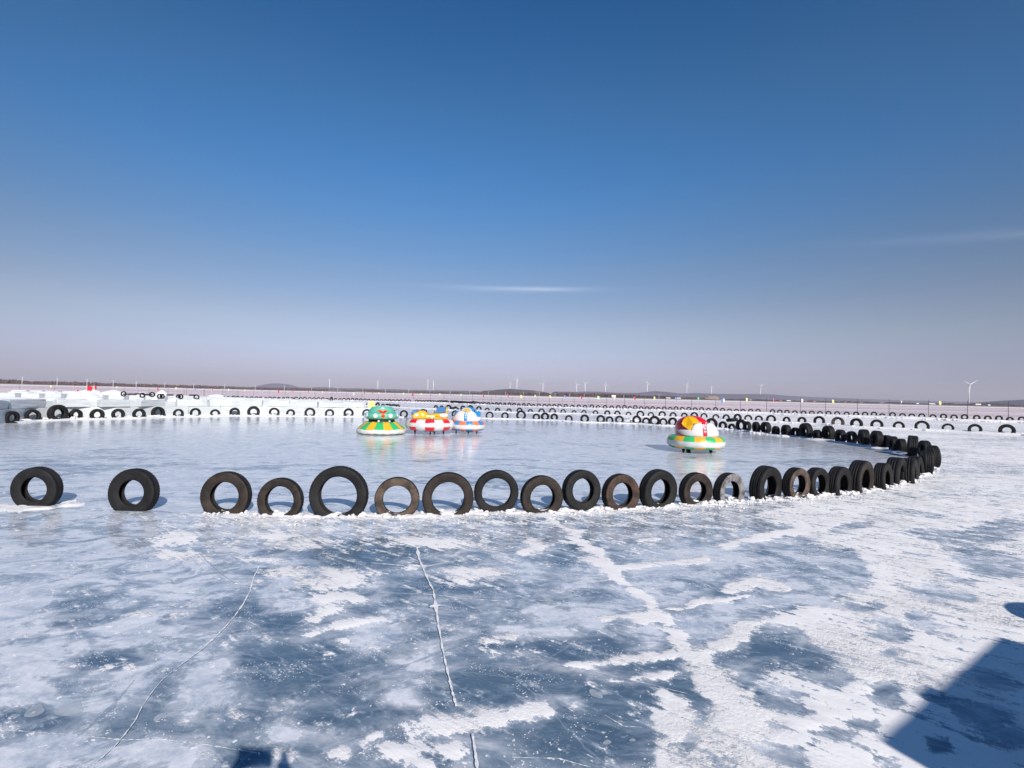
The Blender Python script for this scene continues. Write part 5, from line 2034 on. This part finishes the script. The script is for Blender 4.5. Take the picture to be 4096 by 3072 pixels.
# a line of small flags farther out: x, top y, colour (zoomed coordinates) and crop origin
fl = [(0, 670, 222, 'yellow', 45), (0, 1018, 222, 'red', 30), (0, 1655, 238, 'pale green', 34), (0, 1945, 245, 'blue', 34),
      (600, 42, 258, 'red', 48), (600, 315, 252, 'yellow', 36), (600, 592, 262, 'blue', 44), (600, 852, 268, 'red', 32), (600, 1098, 276, 'white', 26), (600, 1340, 285, 'yellow', 26), (600, 1582, 290, 'blue', 24), (600, 1828, 292, 'red', 50), (600, 2048, 302, 'red', 30),
      (1200, 64, 306, 'red', 30), (1200, 282, 310, 'yellow', 26), (1200, 485, 318, 'blue', 24), (1200, 737, 332, 'white', 48), (1200, 893, 324, 'red', 34), (1200, 1018, 328, 'red', 30), (1200, 1112, 328, 'yellow', 26), (1200, 1228, 330, 'blue', 26), (1200, 1347, 340, 'red', 24), (1200, 1476, 333, 'yellow', 28), (1200, 1606, 340, 'red', 50), (1200, 1742, 340, 'yellow', 34), (1200, 1875, 348, 'blue', 28), (1200, 2015, 342, 'pale green', 36), (1200, 2172, 352, 'blue', 30),
      (1800, 118, 350, 'pale green', 44), (1800, 282, 355, 'blue', 30), (1800, 446, 362, 'red', 40), (1800, 622, 366, 'red', 26), (1800, 810, 360, 'red', 42), (1800, 1005, 366, 'yellow', 56), (1800, 1215, 362, 'pale green', 42), (1800, 1436, 370, 'yellow', 48), (1800, 1660, 368, 'blue', 44), (1800, 1896, 380, 'red', 50), (1800, 2145, 378, 'pale green', 72),
      (2400, 180, 392, 'yellow', 38), (2400, 475, 390, 'red', 52), (2400, 768, 388, 'yellow', 48), (2400, 1088, 400, 'blue', 52), (2400, 1420, 398, 'green', 50), (2400, 1765, 424, 'blue', 66), (2400, 1795, 418, 'white', 60), (2400, 2135, 408, 'yellow', 60),
      (3000, 328, 420, 'red', 52), (3000, 745, 422, 'white', 60), (3000, 1200, 435, 'yellow', 60), (3496, 390, 450, 'white', 34), (3496, 955, 455, 'yellow', 66)]
for i, (x0, zx, zy, col, hz) in enumerate(fl):
    x, yt = x0 + zx / S6, 1480 + zy / S6
    Yf = 150.0
    zt = z_at(x, yt, Yf)
    fh = hz / S6 * Yf / F * .8
    flag(x, 0, Yf, zt, fh * (.55 if col != 'white' else .45), fh, col, f'small {col} flag in the far flag line, {ordinal(i + 1)} flag from its left end', seed=10 + i, droop=.3, prad=.03)

# ---------------------------------------------------------------- net fence behind the far bank
t = NT('red_net')
co = t.coords()
d1 = t.bsdf((0.30, 0.12, 0.15), .8)
tr = t.new('ShaderNodeBsdfTransparent')
mx = t.new('ShaderNodeMixShader')
mx.inputs[0].default_value = .32
t.l.new(tr.outputs[0], mx.inputs[1])
t.l.new(d1.outputs[0], mx.inputs[2])
t.l.new(mx.outputs[0], t.out.inputs[0])
NET = t.m
root = empty('net_fence', (0, 0, 0))
tag(root, 'long see through pinkish red net on thin dark posts behind the farthest tyres', 'fence')
npx = [m / S6 for m in ()]
netx = [640, 720, 800] + [600 + v / S6 for v in (205, 480, 745, 1018, 1297, 1522, 1755, 1990)] + [1200 + v / S6 for v in (0, 225, 465, 690, 912, 1155, 1400, 1680, 1920, 2120)]
netx += [1800 + v / S6 for v in (175, 330, 480, 612, 752, 912, 1090, 1285, 1462, 1662, 1830, 2042)] + [2400 + v / S6 for v in (92, 360, 657, 967, 1347, 1705, 2070)] + [3000 + v / S6 for v in (243, 740, 1112, 1583, 2048)] + [3496 + v / S6 for v in (802, 1378, 1978)] + [4200]
netx = sorted(x for x in netx if x > 100)
netx = [-200, -60, 60, 200, 340, 480, 580] + [x for x in netx if x > 620]
npts = []
for x in netx:
    if x < 900:
        g = at(x, 2000)
        g = g * (84.0 / g.y)
    else:
        g = bank_pt(x, 3.3)
    npts.append(Vector((g.x, g.y, 0)))
bm = bmesh.new()
prev = None
tops = []
for k, (p, x) in enumerate(zip(npts, netx)):
    hgt = 1.25 if x < 2400 else 1.25 + .15 * min(1, (x - 2400) / 1000)
    tops.append(hgt)
    a = (bm.verts.new((p.x, p.y, .05)), bm.verts.new((p.x, p.y, hgt * .5)), bm.verts.new((p.x, p.y, hgt)))
    if prev:
        bm.faces.new([prev[0], a[0], a[1], prev[1]])
        bm.faces.new([prev[1], a[1], a[2], prev[2]])
    prev = a
obj('net', bm, [NET], root)
for k, (p, x) in enumerate(zip(npts, netx)):
    bm = bmesh.new()
    hp = tops[k] + (.12 if x < 2400 else .12 + .55 * min(1, (x - 2400) / 900))
    add_tube(bm, [(p.x, p.y - .03, -.1), (p.x + random.uniform(-.04, .04), p.y - .03, hp)], .016 if x < 2400 else .02, 6)
    obj('post', bm, [POLED], root)

# ---------------------------------------------------------------- far shore
SH = 760.0
t = NT('shore_ground')
co = t.coords()
n1 = t.noise(t.mapping(co, (.004, .02, .3)), 1, 6, .6)
c = t.mix(n1, (0.10, 0.072, 0.055), (0.22, 0.165, 0.125))
c = t.mix(t.step(t.noise(t.mapping(co, (.012, .012, .6)), 1, 5, .6), .60, .68), c, (0.60, 0.58, 0.58))
t.bsdf(c, .9, None, .1)
SHORE = t.m
xs_ = np.arange(-2400, 2401, 12.0)
ys_ = np.array([0, 1.5, 4, 10, 25, 60, 140, 300, 700, 1500, 3000, 4600.0])
XX, YY = np.meshgrid(xs_, ys_)
base_y = SH + 90 * (fbm(XX * .0022, XX * 0, 91) - .5)
hz = np.interp(YY, [0, 1.5, 4, 10, 25, 140, 700, 1500, 4600], [-.3, .5, 1.0, 1.4, 1.7, 2.2, 3.0, 4.0, 6.0])
hz = hz * (.6 + .8 * fbm(XX * .006, YY * .01, 93)) - np.where(YY == 0, .3, 0)
Vs = np.stack([XX * (1 + YY / SH), YY + base_y, hz], -1).reshape(-1, 3)
ny_, nx_ = XX.shape
i0 = np.arange(ny_ - 1)[:, None] * nx_ + np.arange(nx_ - 1)[None, :]
tag(obj('shore', mesh_np('shore', Vs, np.stack([i0, i0 + 1, i0 + nx_ + 1, i0 + nx_], -1).reshape(-1, 4)), [SHORE], smooth=True), kind='structure')

TREE = simple('bare_woods', (0.11, 0.068, 0.070), .9, .4, .05, 0, 0, .1)


def woods(name, label, x0, x1, Y, hfun, n, seed):
    """thicket of bare trees as many small crossed crowns on stems"""
    rr = random.Random(seed)
    V_, F_ = [], []
    for _ in range(n):
        px = rr.uniform(x0, x1)
        Yt = Y + abs(rr.gauss(0, 30))
        g = at(px, 2000)
        g = g * (Yt / g.y)
        h_ = hfun(px) * rr.uniform(.55, 1.05)
        if h_ < .4:
            continue
        wd = h_ * rr.uniform(.25, .55) + .6
        for q in range(2):
            an = rr.random() * math.pi
            dx_, dy_ = math.cos(an) * wd, math.sin(an) * wd
            ring = [(0, 1.2), (.18, 1.0 + h_ * .22), (rr.uniform(.35, .55), h_ * rr.uniform(.42, .6)), (rr.uniform(.3, .5), h_ * rr.uniform(.7, .85)), (rr.uniform(-.1, .1), h_ + 1), (-rr.uniform(.3, .5), h_ * rr.uniform(.66, .85)), (-rr.uniform(.35, .55), h_ * rr.uniform(.4, .6)), (-.18, 1 + h_ * .2)]
            o0 = len(V_)
            V_ += [(g.x + dx_ * u, g.y + dy_ * u, z) for u, z in ring]
            F_.append(tuple(range(o0, o0 + 8)))
    tag(obj(name, mesh_np(name, V_, F_), [TREE]), label, 'trees', kind='stuff')


woods('woods', 'belt of bare brownish trees along the left shore', -150, 1300, SH + 15, lambda x: float(np.interp(x, [-100, 0, 80, 300, 500, 700, 950, 1300], [7.4, 7.0, 5.6, 5.2, 4.6, 4.4, 3.6, 3.0])) * (.8 + .5 * float(fbm(np.array([x * .02]), np.array([0.]), 5)[0])), 2600, 1)
woods('woods', 'thin belt of bare purple brown trees along the middle shore', 1250, 2950, SH + 60, lambda x: float(np.interp(x, [1250, 1700, 2100, 2300, 2600, 2950], [3.4, 3.2, 5.0, 6.2, 5.5, 2.6])) * (.6 + .8 * float(fbm(np.array([x * .02]), np.array([3.]), 5)[0])), 2600, 2)
woods('woods', 'low scrub and reddish trees along the right shore', 2900, 4300, SH + 60, lambda x: 3.0 * (.5 + 1.0 * float(fbm(np.array([x * .02]), np.array([7.]), 5)[0])), 2000, 3)


def hill(name, label, prof, Y, col, seed, depth=900, rough=.06):
    """ridge whose skyline passes the given (pixel x, pixel y) points"""
    t = NT('hill_' + str(seed))
    co = t.coords()
    n_ = t.noise(t.mapping(co, (.006, .006, .02)), 1, 6, .65)
    c = t.mix(t.step(n_, .45, .6), col, tuple(min(1, v * 1.5 + .01) for v in col))
    t.bsdf(c, .95, None, .05)
    px = [p[0] for p in prof]
    pz = [max(0, at_depth(p[0], p[1], Y).z) for p in prof]
    n = 120
    V_, F_ = [], []
    cr = [-1, -.75, -.5, -.25, 0, .3, .7, 1]
    for i in range(n + 1):
        x = px[0] + (px[-1] - px[0]) * i / n
        z = float(np.interp(x, px, pz))
        z *= 1 + rough * (float(fbm(np.array([i * .35]), np.array([seed * 1.]), 3)[0]) - .5) * 2
        g = at(x, 2000)
        g = g * (Y / g.y)
        for c_ in cr:
            V_.append((g.x, Y + c_ * depth / 2, -4 + (z + 4) * (1 - c_ * c_) ** .8 if abs(c_) < 1 else -4))
    m = len(cr)
    for i in range(n):
        for j in range(m - 1):
            a = i * m + j
            F_.append((a, a + m, a + m + 1, a + 1))
    o = obj(name, mesh_np(name, V_, F_), [t.m], smooth=True)
    tag(o, kind='structure')


def zz(x0, rows):
    return [(x0 + a / S6, 1480 + b / S6) for a, b in rows]


hill('hill', '', zz(600, [(1450, 268), (1600, 252), (1700, 235), (1790, 202), (1850, 192), (1900, 200), (1980, 228), (2080, 250), (2212, 262), (2400, 275)]), 4600, (0.085, 0.075, 0.115), 1)  # bluish haze is mixed into the base colours of the distant hills
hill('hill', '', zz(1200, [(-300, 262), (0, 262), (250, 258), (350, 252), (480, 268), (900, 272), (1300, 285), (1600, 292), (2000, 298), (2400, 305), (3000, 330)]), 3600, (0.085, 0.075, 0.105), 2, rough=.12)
hill('hill', '', zz(1800, [(450, 305), (600, 298), (720, 285), (850, 278), (960, 284), (1050, 293), (1180, 298), (1260, 312), (1400, 330)]), 2500, (0.04, 0.036, 0.04), 3, 500, .04)
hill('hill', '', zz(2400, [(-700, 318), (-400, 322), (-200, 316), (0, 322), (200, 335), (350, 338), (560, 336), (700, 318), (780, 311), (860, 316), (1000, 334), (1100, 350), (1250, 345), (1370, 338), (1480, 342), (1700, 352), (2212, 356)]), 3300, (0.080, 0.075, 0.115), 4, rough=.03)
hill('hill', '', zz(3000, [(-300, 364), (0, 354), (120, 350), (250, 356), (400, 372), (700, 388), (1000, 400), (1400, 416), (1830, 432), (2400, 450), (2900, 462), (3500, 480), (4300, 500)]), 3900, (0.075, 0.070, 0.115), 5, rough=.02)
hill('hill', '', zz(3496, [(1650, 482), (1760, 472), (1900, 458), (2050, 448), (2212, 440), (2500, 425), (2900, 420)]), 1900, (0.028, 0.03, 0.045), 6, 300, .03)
hill('hill', '', zz(2400, [(1330, 440), (1420, 432), (1500, 405), (1570, 384), (1650, 380), (1700, 392), (1740, 425), (1800, 445)]), 830, (0.20, 0.155, 0.13), 7, 30, .08)
hill('hill', '', zz(1800, [(1050, 370), (1120, 350), (1180, 332), (1260, 318), (1330, 345), (1400, 372)]), 1500, (0.20, 0.16, 0.13), 8, 60, .1)
hill('hill', '', zz(2400, [(-500, 395), (-250, 360), (-60, 345), (60, 345), (150, 352), (260, 375), (420, 400), (560, 412)]), 980, (0.15, 0.11, 0.09), 9, 60, .12)

# ---------------------------------------------------------------- lamp posts, turbines and houses of the far shore
pl = [(0, 250, 200, 95), (0, 768, 212, 112), (0, 1212, 222, 128), (0, 1600, 234, 148), (0, 1942, 245, 165), (600, 152, 254, 178), (600, 582, 262, 192), (600, 1042, 272, 210), (600, 1497, 285, 225), (600, 1928, 296, 232),
      (1200, 120, 305, 250), (1200, 507, 315, 258), (1200, 878, 325, 270), (1200, 1217, 332, 275), (1200, 1555, 340, 283), (1200, 1875, 350, 292), (1200, 2175, 355, 302), (1800, 250, 358, 308), (1800, 527, 366, 318), (1800, 785, 372, 325), (1800, 1045, 376, 332), (1800, 1283, 382, 338), (1800, 1515, 388, 344), (1800, 1735, 392, 350), (1800, 1948, 398, 356), (2400, 322, 405, 368), (2400, 845, 418, 360), (2400, 1160, 425, 392)]
lamp_proto = None
for i, (x0, zx, zb_, zt_) in enumerate(pl):
    x = x0 + zx / S6
    Y = SH - 40
    ztop_ = z_at(x, 1480 + zt_ / S6, Y)
    g = at(x, 2000)
    g = g * (Y / g.y)
    root = empty('lamp_post', (g.x, g.y, 0))
    tag(root, f'thin white lamp post on the far shore, {ordinal(i + 1)} from the left', 'lamp post', 'white lamp posts along the far shore')
    bm = bmesh.new()
    wv = .34 if i < 5 else .26 if i < 10 else .18
    add_tube(bm, [(0, 0, -.3), (0, 0, ztop_ * .6), (0, 0, ztop_)], [wv, wv * .8, wv * .55], 6)
    obj('pole', bm, [POLE], root)
    bm = bmesh.new()
    add_box(bm, .5, 0, ztop_ - .1, 1.5, .3, .16, .04)
    obj('lamp_head', bm, [POLE], root)

TURB = simple('turbine_white', (0.80, 0.80, 0.82), .45)
tu = [(1200, 383, 268, 140, [100], .8), (1200, 1100, 285, 165, [80], .8), (1200, 1840, 300, 152, [95], .8), (1200, 1922, 300, 165, [85], .8), (1800, 847, 276, 192, [65, 115], .7),
      (1800, 948, 286, 133, [75, 195, 300], 1), (1800, 1335, 316, 200, [68, 180, 300], 1), (1800, 1835, 318, 212, [120, 5, 245], .8), (1800, 1960, 334, 193, [130, 15, 250], 1), (2400, 50, 316, 210, [88, 210, 325], 1),
      (2400, 668, 312, 192, [95, 160, 320], 1), (2400, 1255, 350, 210, [62, 185, 300], 1), (2400, 1620, 350, 248, [90], .5), (3000, 135, 356, 230, [155, 25, 270], 1), (3496, 1395, 502, 215, [150, 30, 268], 1)]
for i, (x0, zx, zb_, zt_, blades, bl) in enumerate(tu):
    x = x0 + zx / S6
    big = i == 14
    Y = 2000.0 if big else 3450.0
    ztop_ = z_at(x, 1480 + zt_ / S6, Y)
    g = at(x, 2000)
    g = g * (Y / g.y)
    root = empty('wind_turbine', (g.x, g.y, 0))
    tag(root, 'largest and nearest wind turbine, standing alone at the far right' if big else f'distant white wind turbine on the skyline, {ordinal(i + 1)} from the left', 'wind turbine', 'wind turbines on the horizon')
    bm = bmesh.new()
    zb0 = z_at(x, 1480 + zb_ / S6, Y) - 6
    add_tube(bm, [(0, 0, min(zb0, 0)), (0, 0, ztop_ * .5), (0, 0, ztop_)], [3.4 if not big else 2.4, 2.7 if not big else 1.9, 1.8 if not big else 1.2], 10)
    obj('tower', bm, [TURB], root)
    bm = bmesh.new()
    add_box(bm, 0, 0, ztop_, 3.6, 8, 3.6, .8)
    obj('nacelle', bm, [TURB], root)
    L_ = 34.0 if not big else 38.0
    bm = bmesh.new()
    add_sphere(bm, (0, -5.4, ztop_), 1.9)
    hub = obj('hub', bm, [TURB], root)
    angs = blades if len(blades) == 3 else [blades[0], blades[0] + 120, blades[0] + 240]
    for a in angs:
        bm = bmesh.new()
        d = Vector((math.cos(R(a)), 0, math.sin(R(a))))
        n_ = Vector((-d.z, 0, d.x))
        pts = []
        Lb = L_ * (1 if len(blades) == 3 else .45)
        for u, w in ((.02, .9), (.12, 1.7), (.3, 1.5), (.6, .95), (.9, .45), (1.0, .15)):
            c_ = Vector((0, -5.6, ztop_)) + d * Lb * u
            pts.append([bm.verts.new(c_ + n_ * w * .9), bm.verts.new(c_ + Vector((0, -.4, 0))), bm.verts.new(c_ - n_ * w * .5), bm.verts.new(c_ + Vector((0, .4, 0)))])
        for p_, q_ in zip(pts, pts[1:]):
            for k in range(4):
                bm.faces.new([p_[k], p_[(k + 1) % 4], q_[(k + 1) % 4], q_[k]])
        bm.faces.new(pts[-1])
        bm.faces.new(pts[0][::-1])
        bmesh.ops.recalc_face_normals(bm, faces=bm.faces)
        obj('blade', bm, [TURB], hub)

HW, HR = simple('house_wall', (0.70, 0.68, 0.66), .8), simple('house_roof', (0.30, 0.17, 0.14), .8)
HS = simple('house_snow_roof', (0.78, 0.78, 0.80), .8)
hs = [(2400, 200, 388, 60, 18, 0, 'long pale house with snowy roof on the brown bank in the middle'), (2400, 1005, 425, 60, 14, 0, 'low white house on the shore below the rounded hill'), (2400, 1150, 440, 70, 14, 0, 'low white shed right of the white house'),
      (3000, 8, 442, 24, 12, 1, 'tiny pinkish house behind the red flag on the right shore'), (3000, 452, 455, 34, 10, 1, 'tiny reddish house left of the white shed on the right shore'), (3000, 568, 458, 60, 12, 0, 'white low shed on the right shore'),
      (3000, 825, 466, 26, 12, 1, 'pale house with reddish roof right of the white post'), (3000, 948, 470, 40, 14, 1, 'house with reddish roof before the pale yellow flag'), (3000, 1405, 476, 30, 12, 1, 'small house on the shore right of the yellow flag'),
      (3000, 1640, 482, 36, 12, 1, 'small house near the fourth net post from the right'), (3000, 1940, 488, 44, 12, 1, 'low house left of the large turbine by a net post'), (3496, 640, 500, 34, 12, 0, 'small white dome like hut on the right shore'),
      (3496, 850, 508, 80, 16, 0, 'wide white greenhouse like shed beside the right yellow flag'), (3496, 1520, 500, 80, 14, 1, 'long low house right of the large turbine'), (3496, 1695, 522, 34, 12, 0, 'tiny white hut far right on the shore')]
for x0, zx, zb_, w, h_, red, lab in hs:
    x = x0 + zx / S6
    Y = SH + 20
    g = at_depth(x, 1480 + (zb_ + 6) / S6, Y)
    z0 = max(g.z, .8) - 1.0
    wm, hm = w / S6 * Y / F, h_ / S6 * Y / F
    root = empty('house', (g.x, Y, z0))
    tag(root, lab, 'house', 'small houses on the far shore')
    bm = bmesh.new()
    add_box(bm, 0, 0, (hm * .6 + 1.0) / 2, wm, wm * .5, hm * .6 + 1.0)
    for k in (-1, 1):
        pass
    obj('wall', bm, [HW], root)
    bm = bmesh.new()
    y0, y1 = -wm * .29, wm * .29
    za, zc = hm * .6 + 1.0, hm + 1.6
    v = [bm.verts.new(q) for q in ((-wm * .54, y0, za), (wm * .54, y0, za), (wm * .54, y1, za), (-wm * .54, y1, za), (-wm * .50, 0, zc), (wm * .50, 0, zc))]
    for q in ((0, 1, 5, 4), (2, 3, 4, 5), (0, 4, 3), (1, 2, 5), (3, 2, 1, 0)):
        bm.faces.new([v[i] for i in q])
    obj('roof', bm, [HR if red else HS], root)

# ---------------------------------------------------------------- things behind the camera whose shadows fall into the picture
def shadow_src(x, y, hgt):
    """ground spot under a point at height hgt that shades pixel x, y"""
    g = at(x, y)
    k = hgt / math.tan(R(SUN_EL))
    return Vector((g.x + math.sin(R(SUN_AZ)) * k, g.y + math.cos(R(SUN_AZ)) * k, 0))


HB = 2.25
A_ = shadow_src(3500, 2955, HB)
B_ = shadow_src(3985, 2546, HB)
dirv = (B_ - A_).normalized()
bk = Vector((dirv.y, -dirv.x, 0))
if bk.y > 0:
    bk = -bk
mid = (A_ + B_) / 2 + bk * .8
root = empty('shadow_booth', (mid.x, mid.y, 0), math.atan2(dirv.y, dirv.x))  # invented booth, sized and turned so its shadow lands at lower right
tag(root, 'made-up booth out of view, added to cast the lower right shadow', 'booth')
Lb = (B_ - A_).length
WOOD = simple('booth_wood', (0.24, 0.15, 0.09), .7, .25, 3, .3)
bm = bmesh.new()
add_box(bm, 0, .73, 1.05, Lb - .12, .05, 2.1)
add_box(bm, 0, -.73, 1.05, Lb - .12, .05, 2.1)
add_box(bm, -(Lb / 2 - .085), 0, 1.05, .05, 1.40, 2.1)
add_box(bm, Lb / 2 - .085, 0, 1.05, .05, 1.40, 2.1)
obj('wall', bm, [WOOD], root)
bm = bmesh.new()
add_box(bm, 0, 0, 2.18, Lb, 1.6, .14, .01)
for xa, wa, ha in ((-.30, .16, .022),):  # ledge added to notch the edge of the roof shadow
    add_box(bm, xa * Lb / 2, .77, 2.25 + ha / 2, wa, .05, ha + .02)
obj('roof', bm, [WOOD], root)
bm = bmesh.new()
add_box(bm, .4, .775, 1.0, .75, .03, 1.95, .005)
dr = obj('door', bm, [simple('booth_door', (0.10, 0.16, 0.22), .6)], root)
bm = bmesh.new()
add_tube(bm, [(.68, .80, 1.0), (.68, .84, 1.0), (.60, .84, 1.0)], .012, 8)
obj('handle', bm, [BLK], dr)
bm = bmesh.new()
add_box(bm, -.5, .775, 1.4, .7, .03, .6, .005)
obj('window', bm, [GLS], root)
# a barrel made up to cast the second little shadow at the edge
gb = shadow_src(4215, 2470, .9)
bm = bmesh.new()
add_lathe(bm, [(.001, 0), (.28, 0), (.29, .02), (.29, .30), (.30, .31), (.30, .33), (.29, .34), (.29, .60), (.30, .61), (.30, .63), (.29, .64), (.29, .87), (.28, .90), (.001, .90)], 32)
bmesh.ops.recalc_face_normals(bm, faces=bm.faces)
tag(obj('shadow_barrel', bm, [simple('barrel_blue', (0.03, 0.10, 0.28), .5)], loc=gb), 'unseen made-up barrel beside the ticket booth', 'shadow_barrel')

# the photographer
def skin_figure(name, joints, edges, mats, sub=2):
    me = bpy.data.meshes.new(name)
    me.from_pydata([j[0] for j in joints], edges, [])
    o = bpy.data.objects.new(name, me)
    C.objects.link(o)
    o.modifiers.new('skin', 'SKIN')
    for k, (co_, r) in enumerate(joints):
        sv = me.skin_vertices[0].data[k]
        sv.radius = (r, r) if isinstance(r, (int, float)) else r
        sv.use_root = (k == 0)
    s_ = o.modifiers.new('sub', 'SUBSURF')
    s_.levels = s_.render_levels = sub
    for m in mats:
        me.materials.append(m)
    return o


COAT = simple('coat_dark', (0.03, 0.035, 0.05), .85, .2, 6, .3)
SKINM = simple('skin', (0.50, 0.31, 0.23), .55)
HAIR = simple('hair_black', (0.012, 0.010, 0.009), .6, .3, 40, .4)
px_, py_ = .02, -.64
J = [((px_, py_, .95), (.17, .13)), ((px_, py_, 1.15), (.17, .13)), ((px_, py_, 1.33), (.19, .13)), ((px_, py_ + .01, 1.45), (.07, .07)), ((px_, py_ + .03, 1.54), (.065, .07)), ((px_, py_ + .03, 1.64), (.085, .10)), ((px_, py_ + .02, 1.72), (.07, .085)),
     ((px_ + .20, py_, 1.40), .075), ((px_ + .30, py_ + .12, 1.22), .055), ((px_ + .12, py_ + .40, 1.50), .036),
     ((px_ - .20, py_, 1.40), .075), ((px_ - .30, py_ + .12, 1.22), .055), ((px_ - .12, py_ + .40, 1.50), .036),
     ((px_ + .10, py_, .86), .10), ((px_ + .12, py_ + .02, .50), .075), ((px_ + .13, py_, .09), .05), ((px_ + .14, py_ + .13, .04), .045),
     ((px_ - .10, py_, .86), .10), ((px_ - .12, py_ + .02, .50), .075), ((px_ - .13, py_, .09), .05), ((px_ - .14, py_ + .13, .04), .045)]
E = [(0, 1), (1, 2), (2, 3), (3, 4), (4, 5), (5, 6), (2, 7), (7, 8), (8, 9), (2, 10), (10, 11), (11, 12), (0, 13), (13, 14), (14, 15), (15, 16), (0, 17), (17, 18), (18, 19), (19, 20)]
for s in (1, -1):       # palm and five fingers closing on the phone
    wv = 9 if s == 1 else 12
    wx, wy, wz = J[wv][0]
    b0 = len(J)
    J.append(((wx - s * .015, wy + .045, wz + .035), .022))
    E.append((wv, b0))
    for f_ in range(4):
        z_ = wz + .02 + f_ * .019
        k = len(J)
        J.append(((wx - s * .03, wy + .075, z_), .010))
        J.append(((wx - s * .045, wy + .085, z_ + .004), .0085))
        J.append(((wx - s * (.060 - .004 * f_), wy + .070, z_ + .006), .0075))
        E += [(b0, k), (k, k + 1), (k + 1, k + 2)]
    k = len(J)
    J.append(((wx - s * .03, wy + .025, wz + .05), .011))
    J.append(((wx - s * .05, wy + .035, wz + .066), .009))
    E += [(b0, k), (k, k + 1)]
pr = skin_figure('person', J, E, [COAT])
tag(pr, 'person in a dark coat holding up a phone with both hands', 'person')
bm = bmesh.new()
add_sphere(bm, (px_, py_ - .005, 1.69), .115, .86, 1.0, 1.0, 0, 3)
bmesh.ops.delete(bm, geom=[v for v in bm.verts if v.co.y > py_ + .055 and v.co.z < 1.735], context='VERTS')
obj('hair', bm, [HAIR], pr)
bm = bmesh.new()
add_sphere(bm, (px_, py_ + .075, 1.645), .078, .85, .62, 1.15, 0, 3)
add_sphere(bm, (px_, py_ + .132, 1.635), .014, .9, 1.0, 1.3)
fc = obj('face', bm, [SKINM], pr)
bm = bmesh.new()
for s in (-1, 1):
    add_sphere(bm, (px_ + s * .03, py_ + .118, 1.66), .010)
obj('eyes', bm, [BLK], fc)
bm = bmesh.new()
add_box(bm, 0, -.22, 1.595, .155, .009, .076, .004)
tag(obj('phone', bm, [BLK]), 'black phone held up sideways by the person', 'phone')

# ---------------------------------------------------------------- air
hz_m = bpy.data.materials.new('haze')
hz_m.use_nodes = True
hz_m.node_tree.nodes.clear()
o_ = hz_m.node_tree.nodes.new('ShaderNodeOutputMaterial')
v_ = hz_m.node_tree.nodes.new('ShaderNodeVolumePrincipled')
v_.inputs['Color'].default_value = (0.80, 0.80, 0.92, 1)
v_.inputs['Density'].default_value = 0.00016
v_.inputs['Anisotropy'].default_value = 0.0
hz_m.node_tree.links.new(v_.outputs[0], o_.inputs['Volume'])
bm = bmesh.new()
bmesh.ops.create_cube(bm, size=1)
hzo = obj('haze', bm, [hz_m], loc=(0, 1200, 72))
hzo.scale = (15000, 9400, 156)
tag(hzo, kind='stuff')
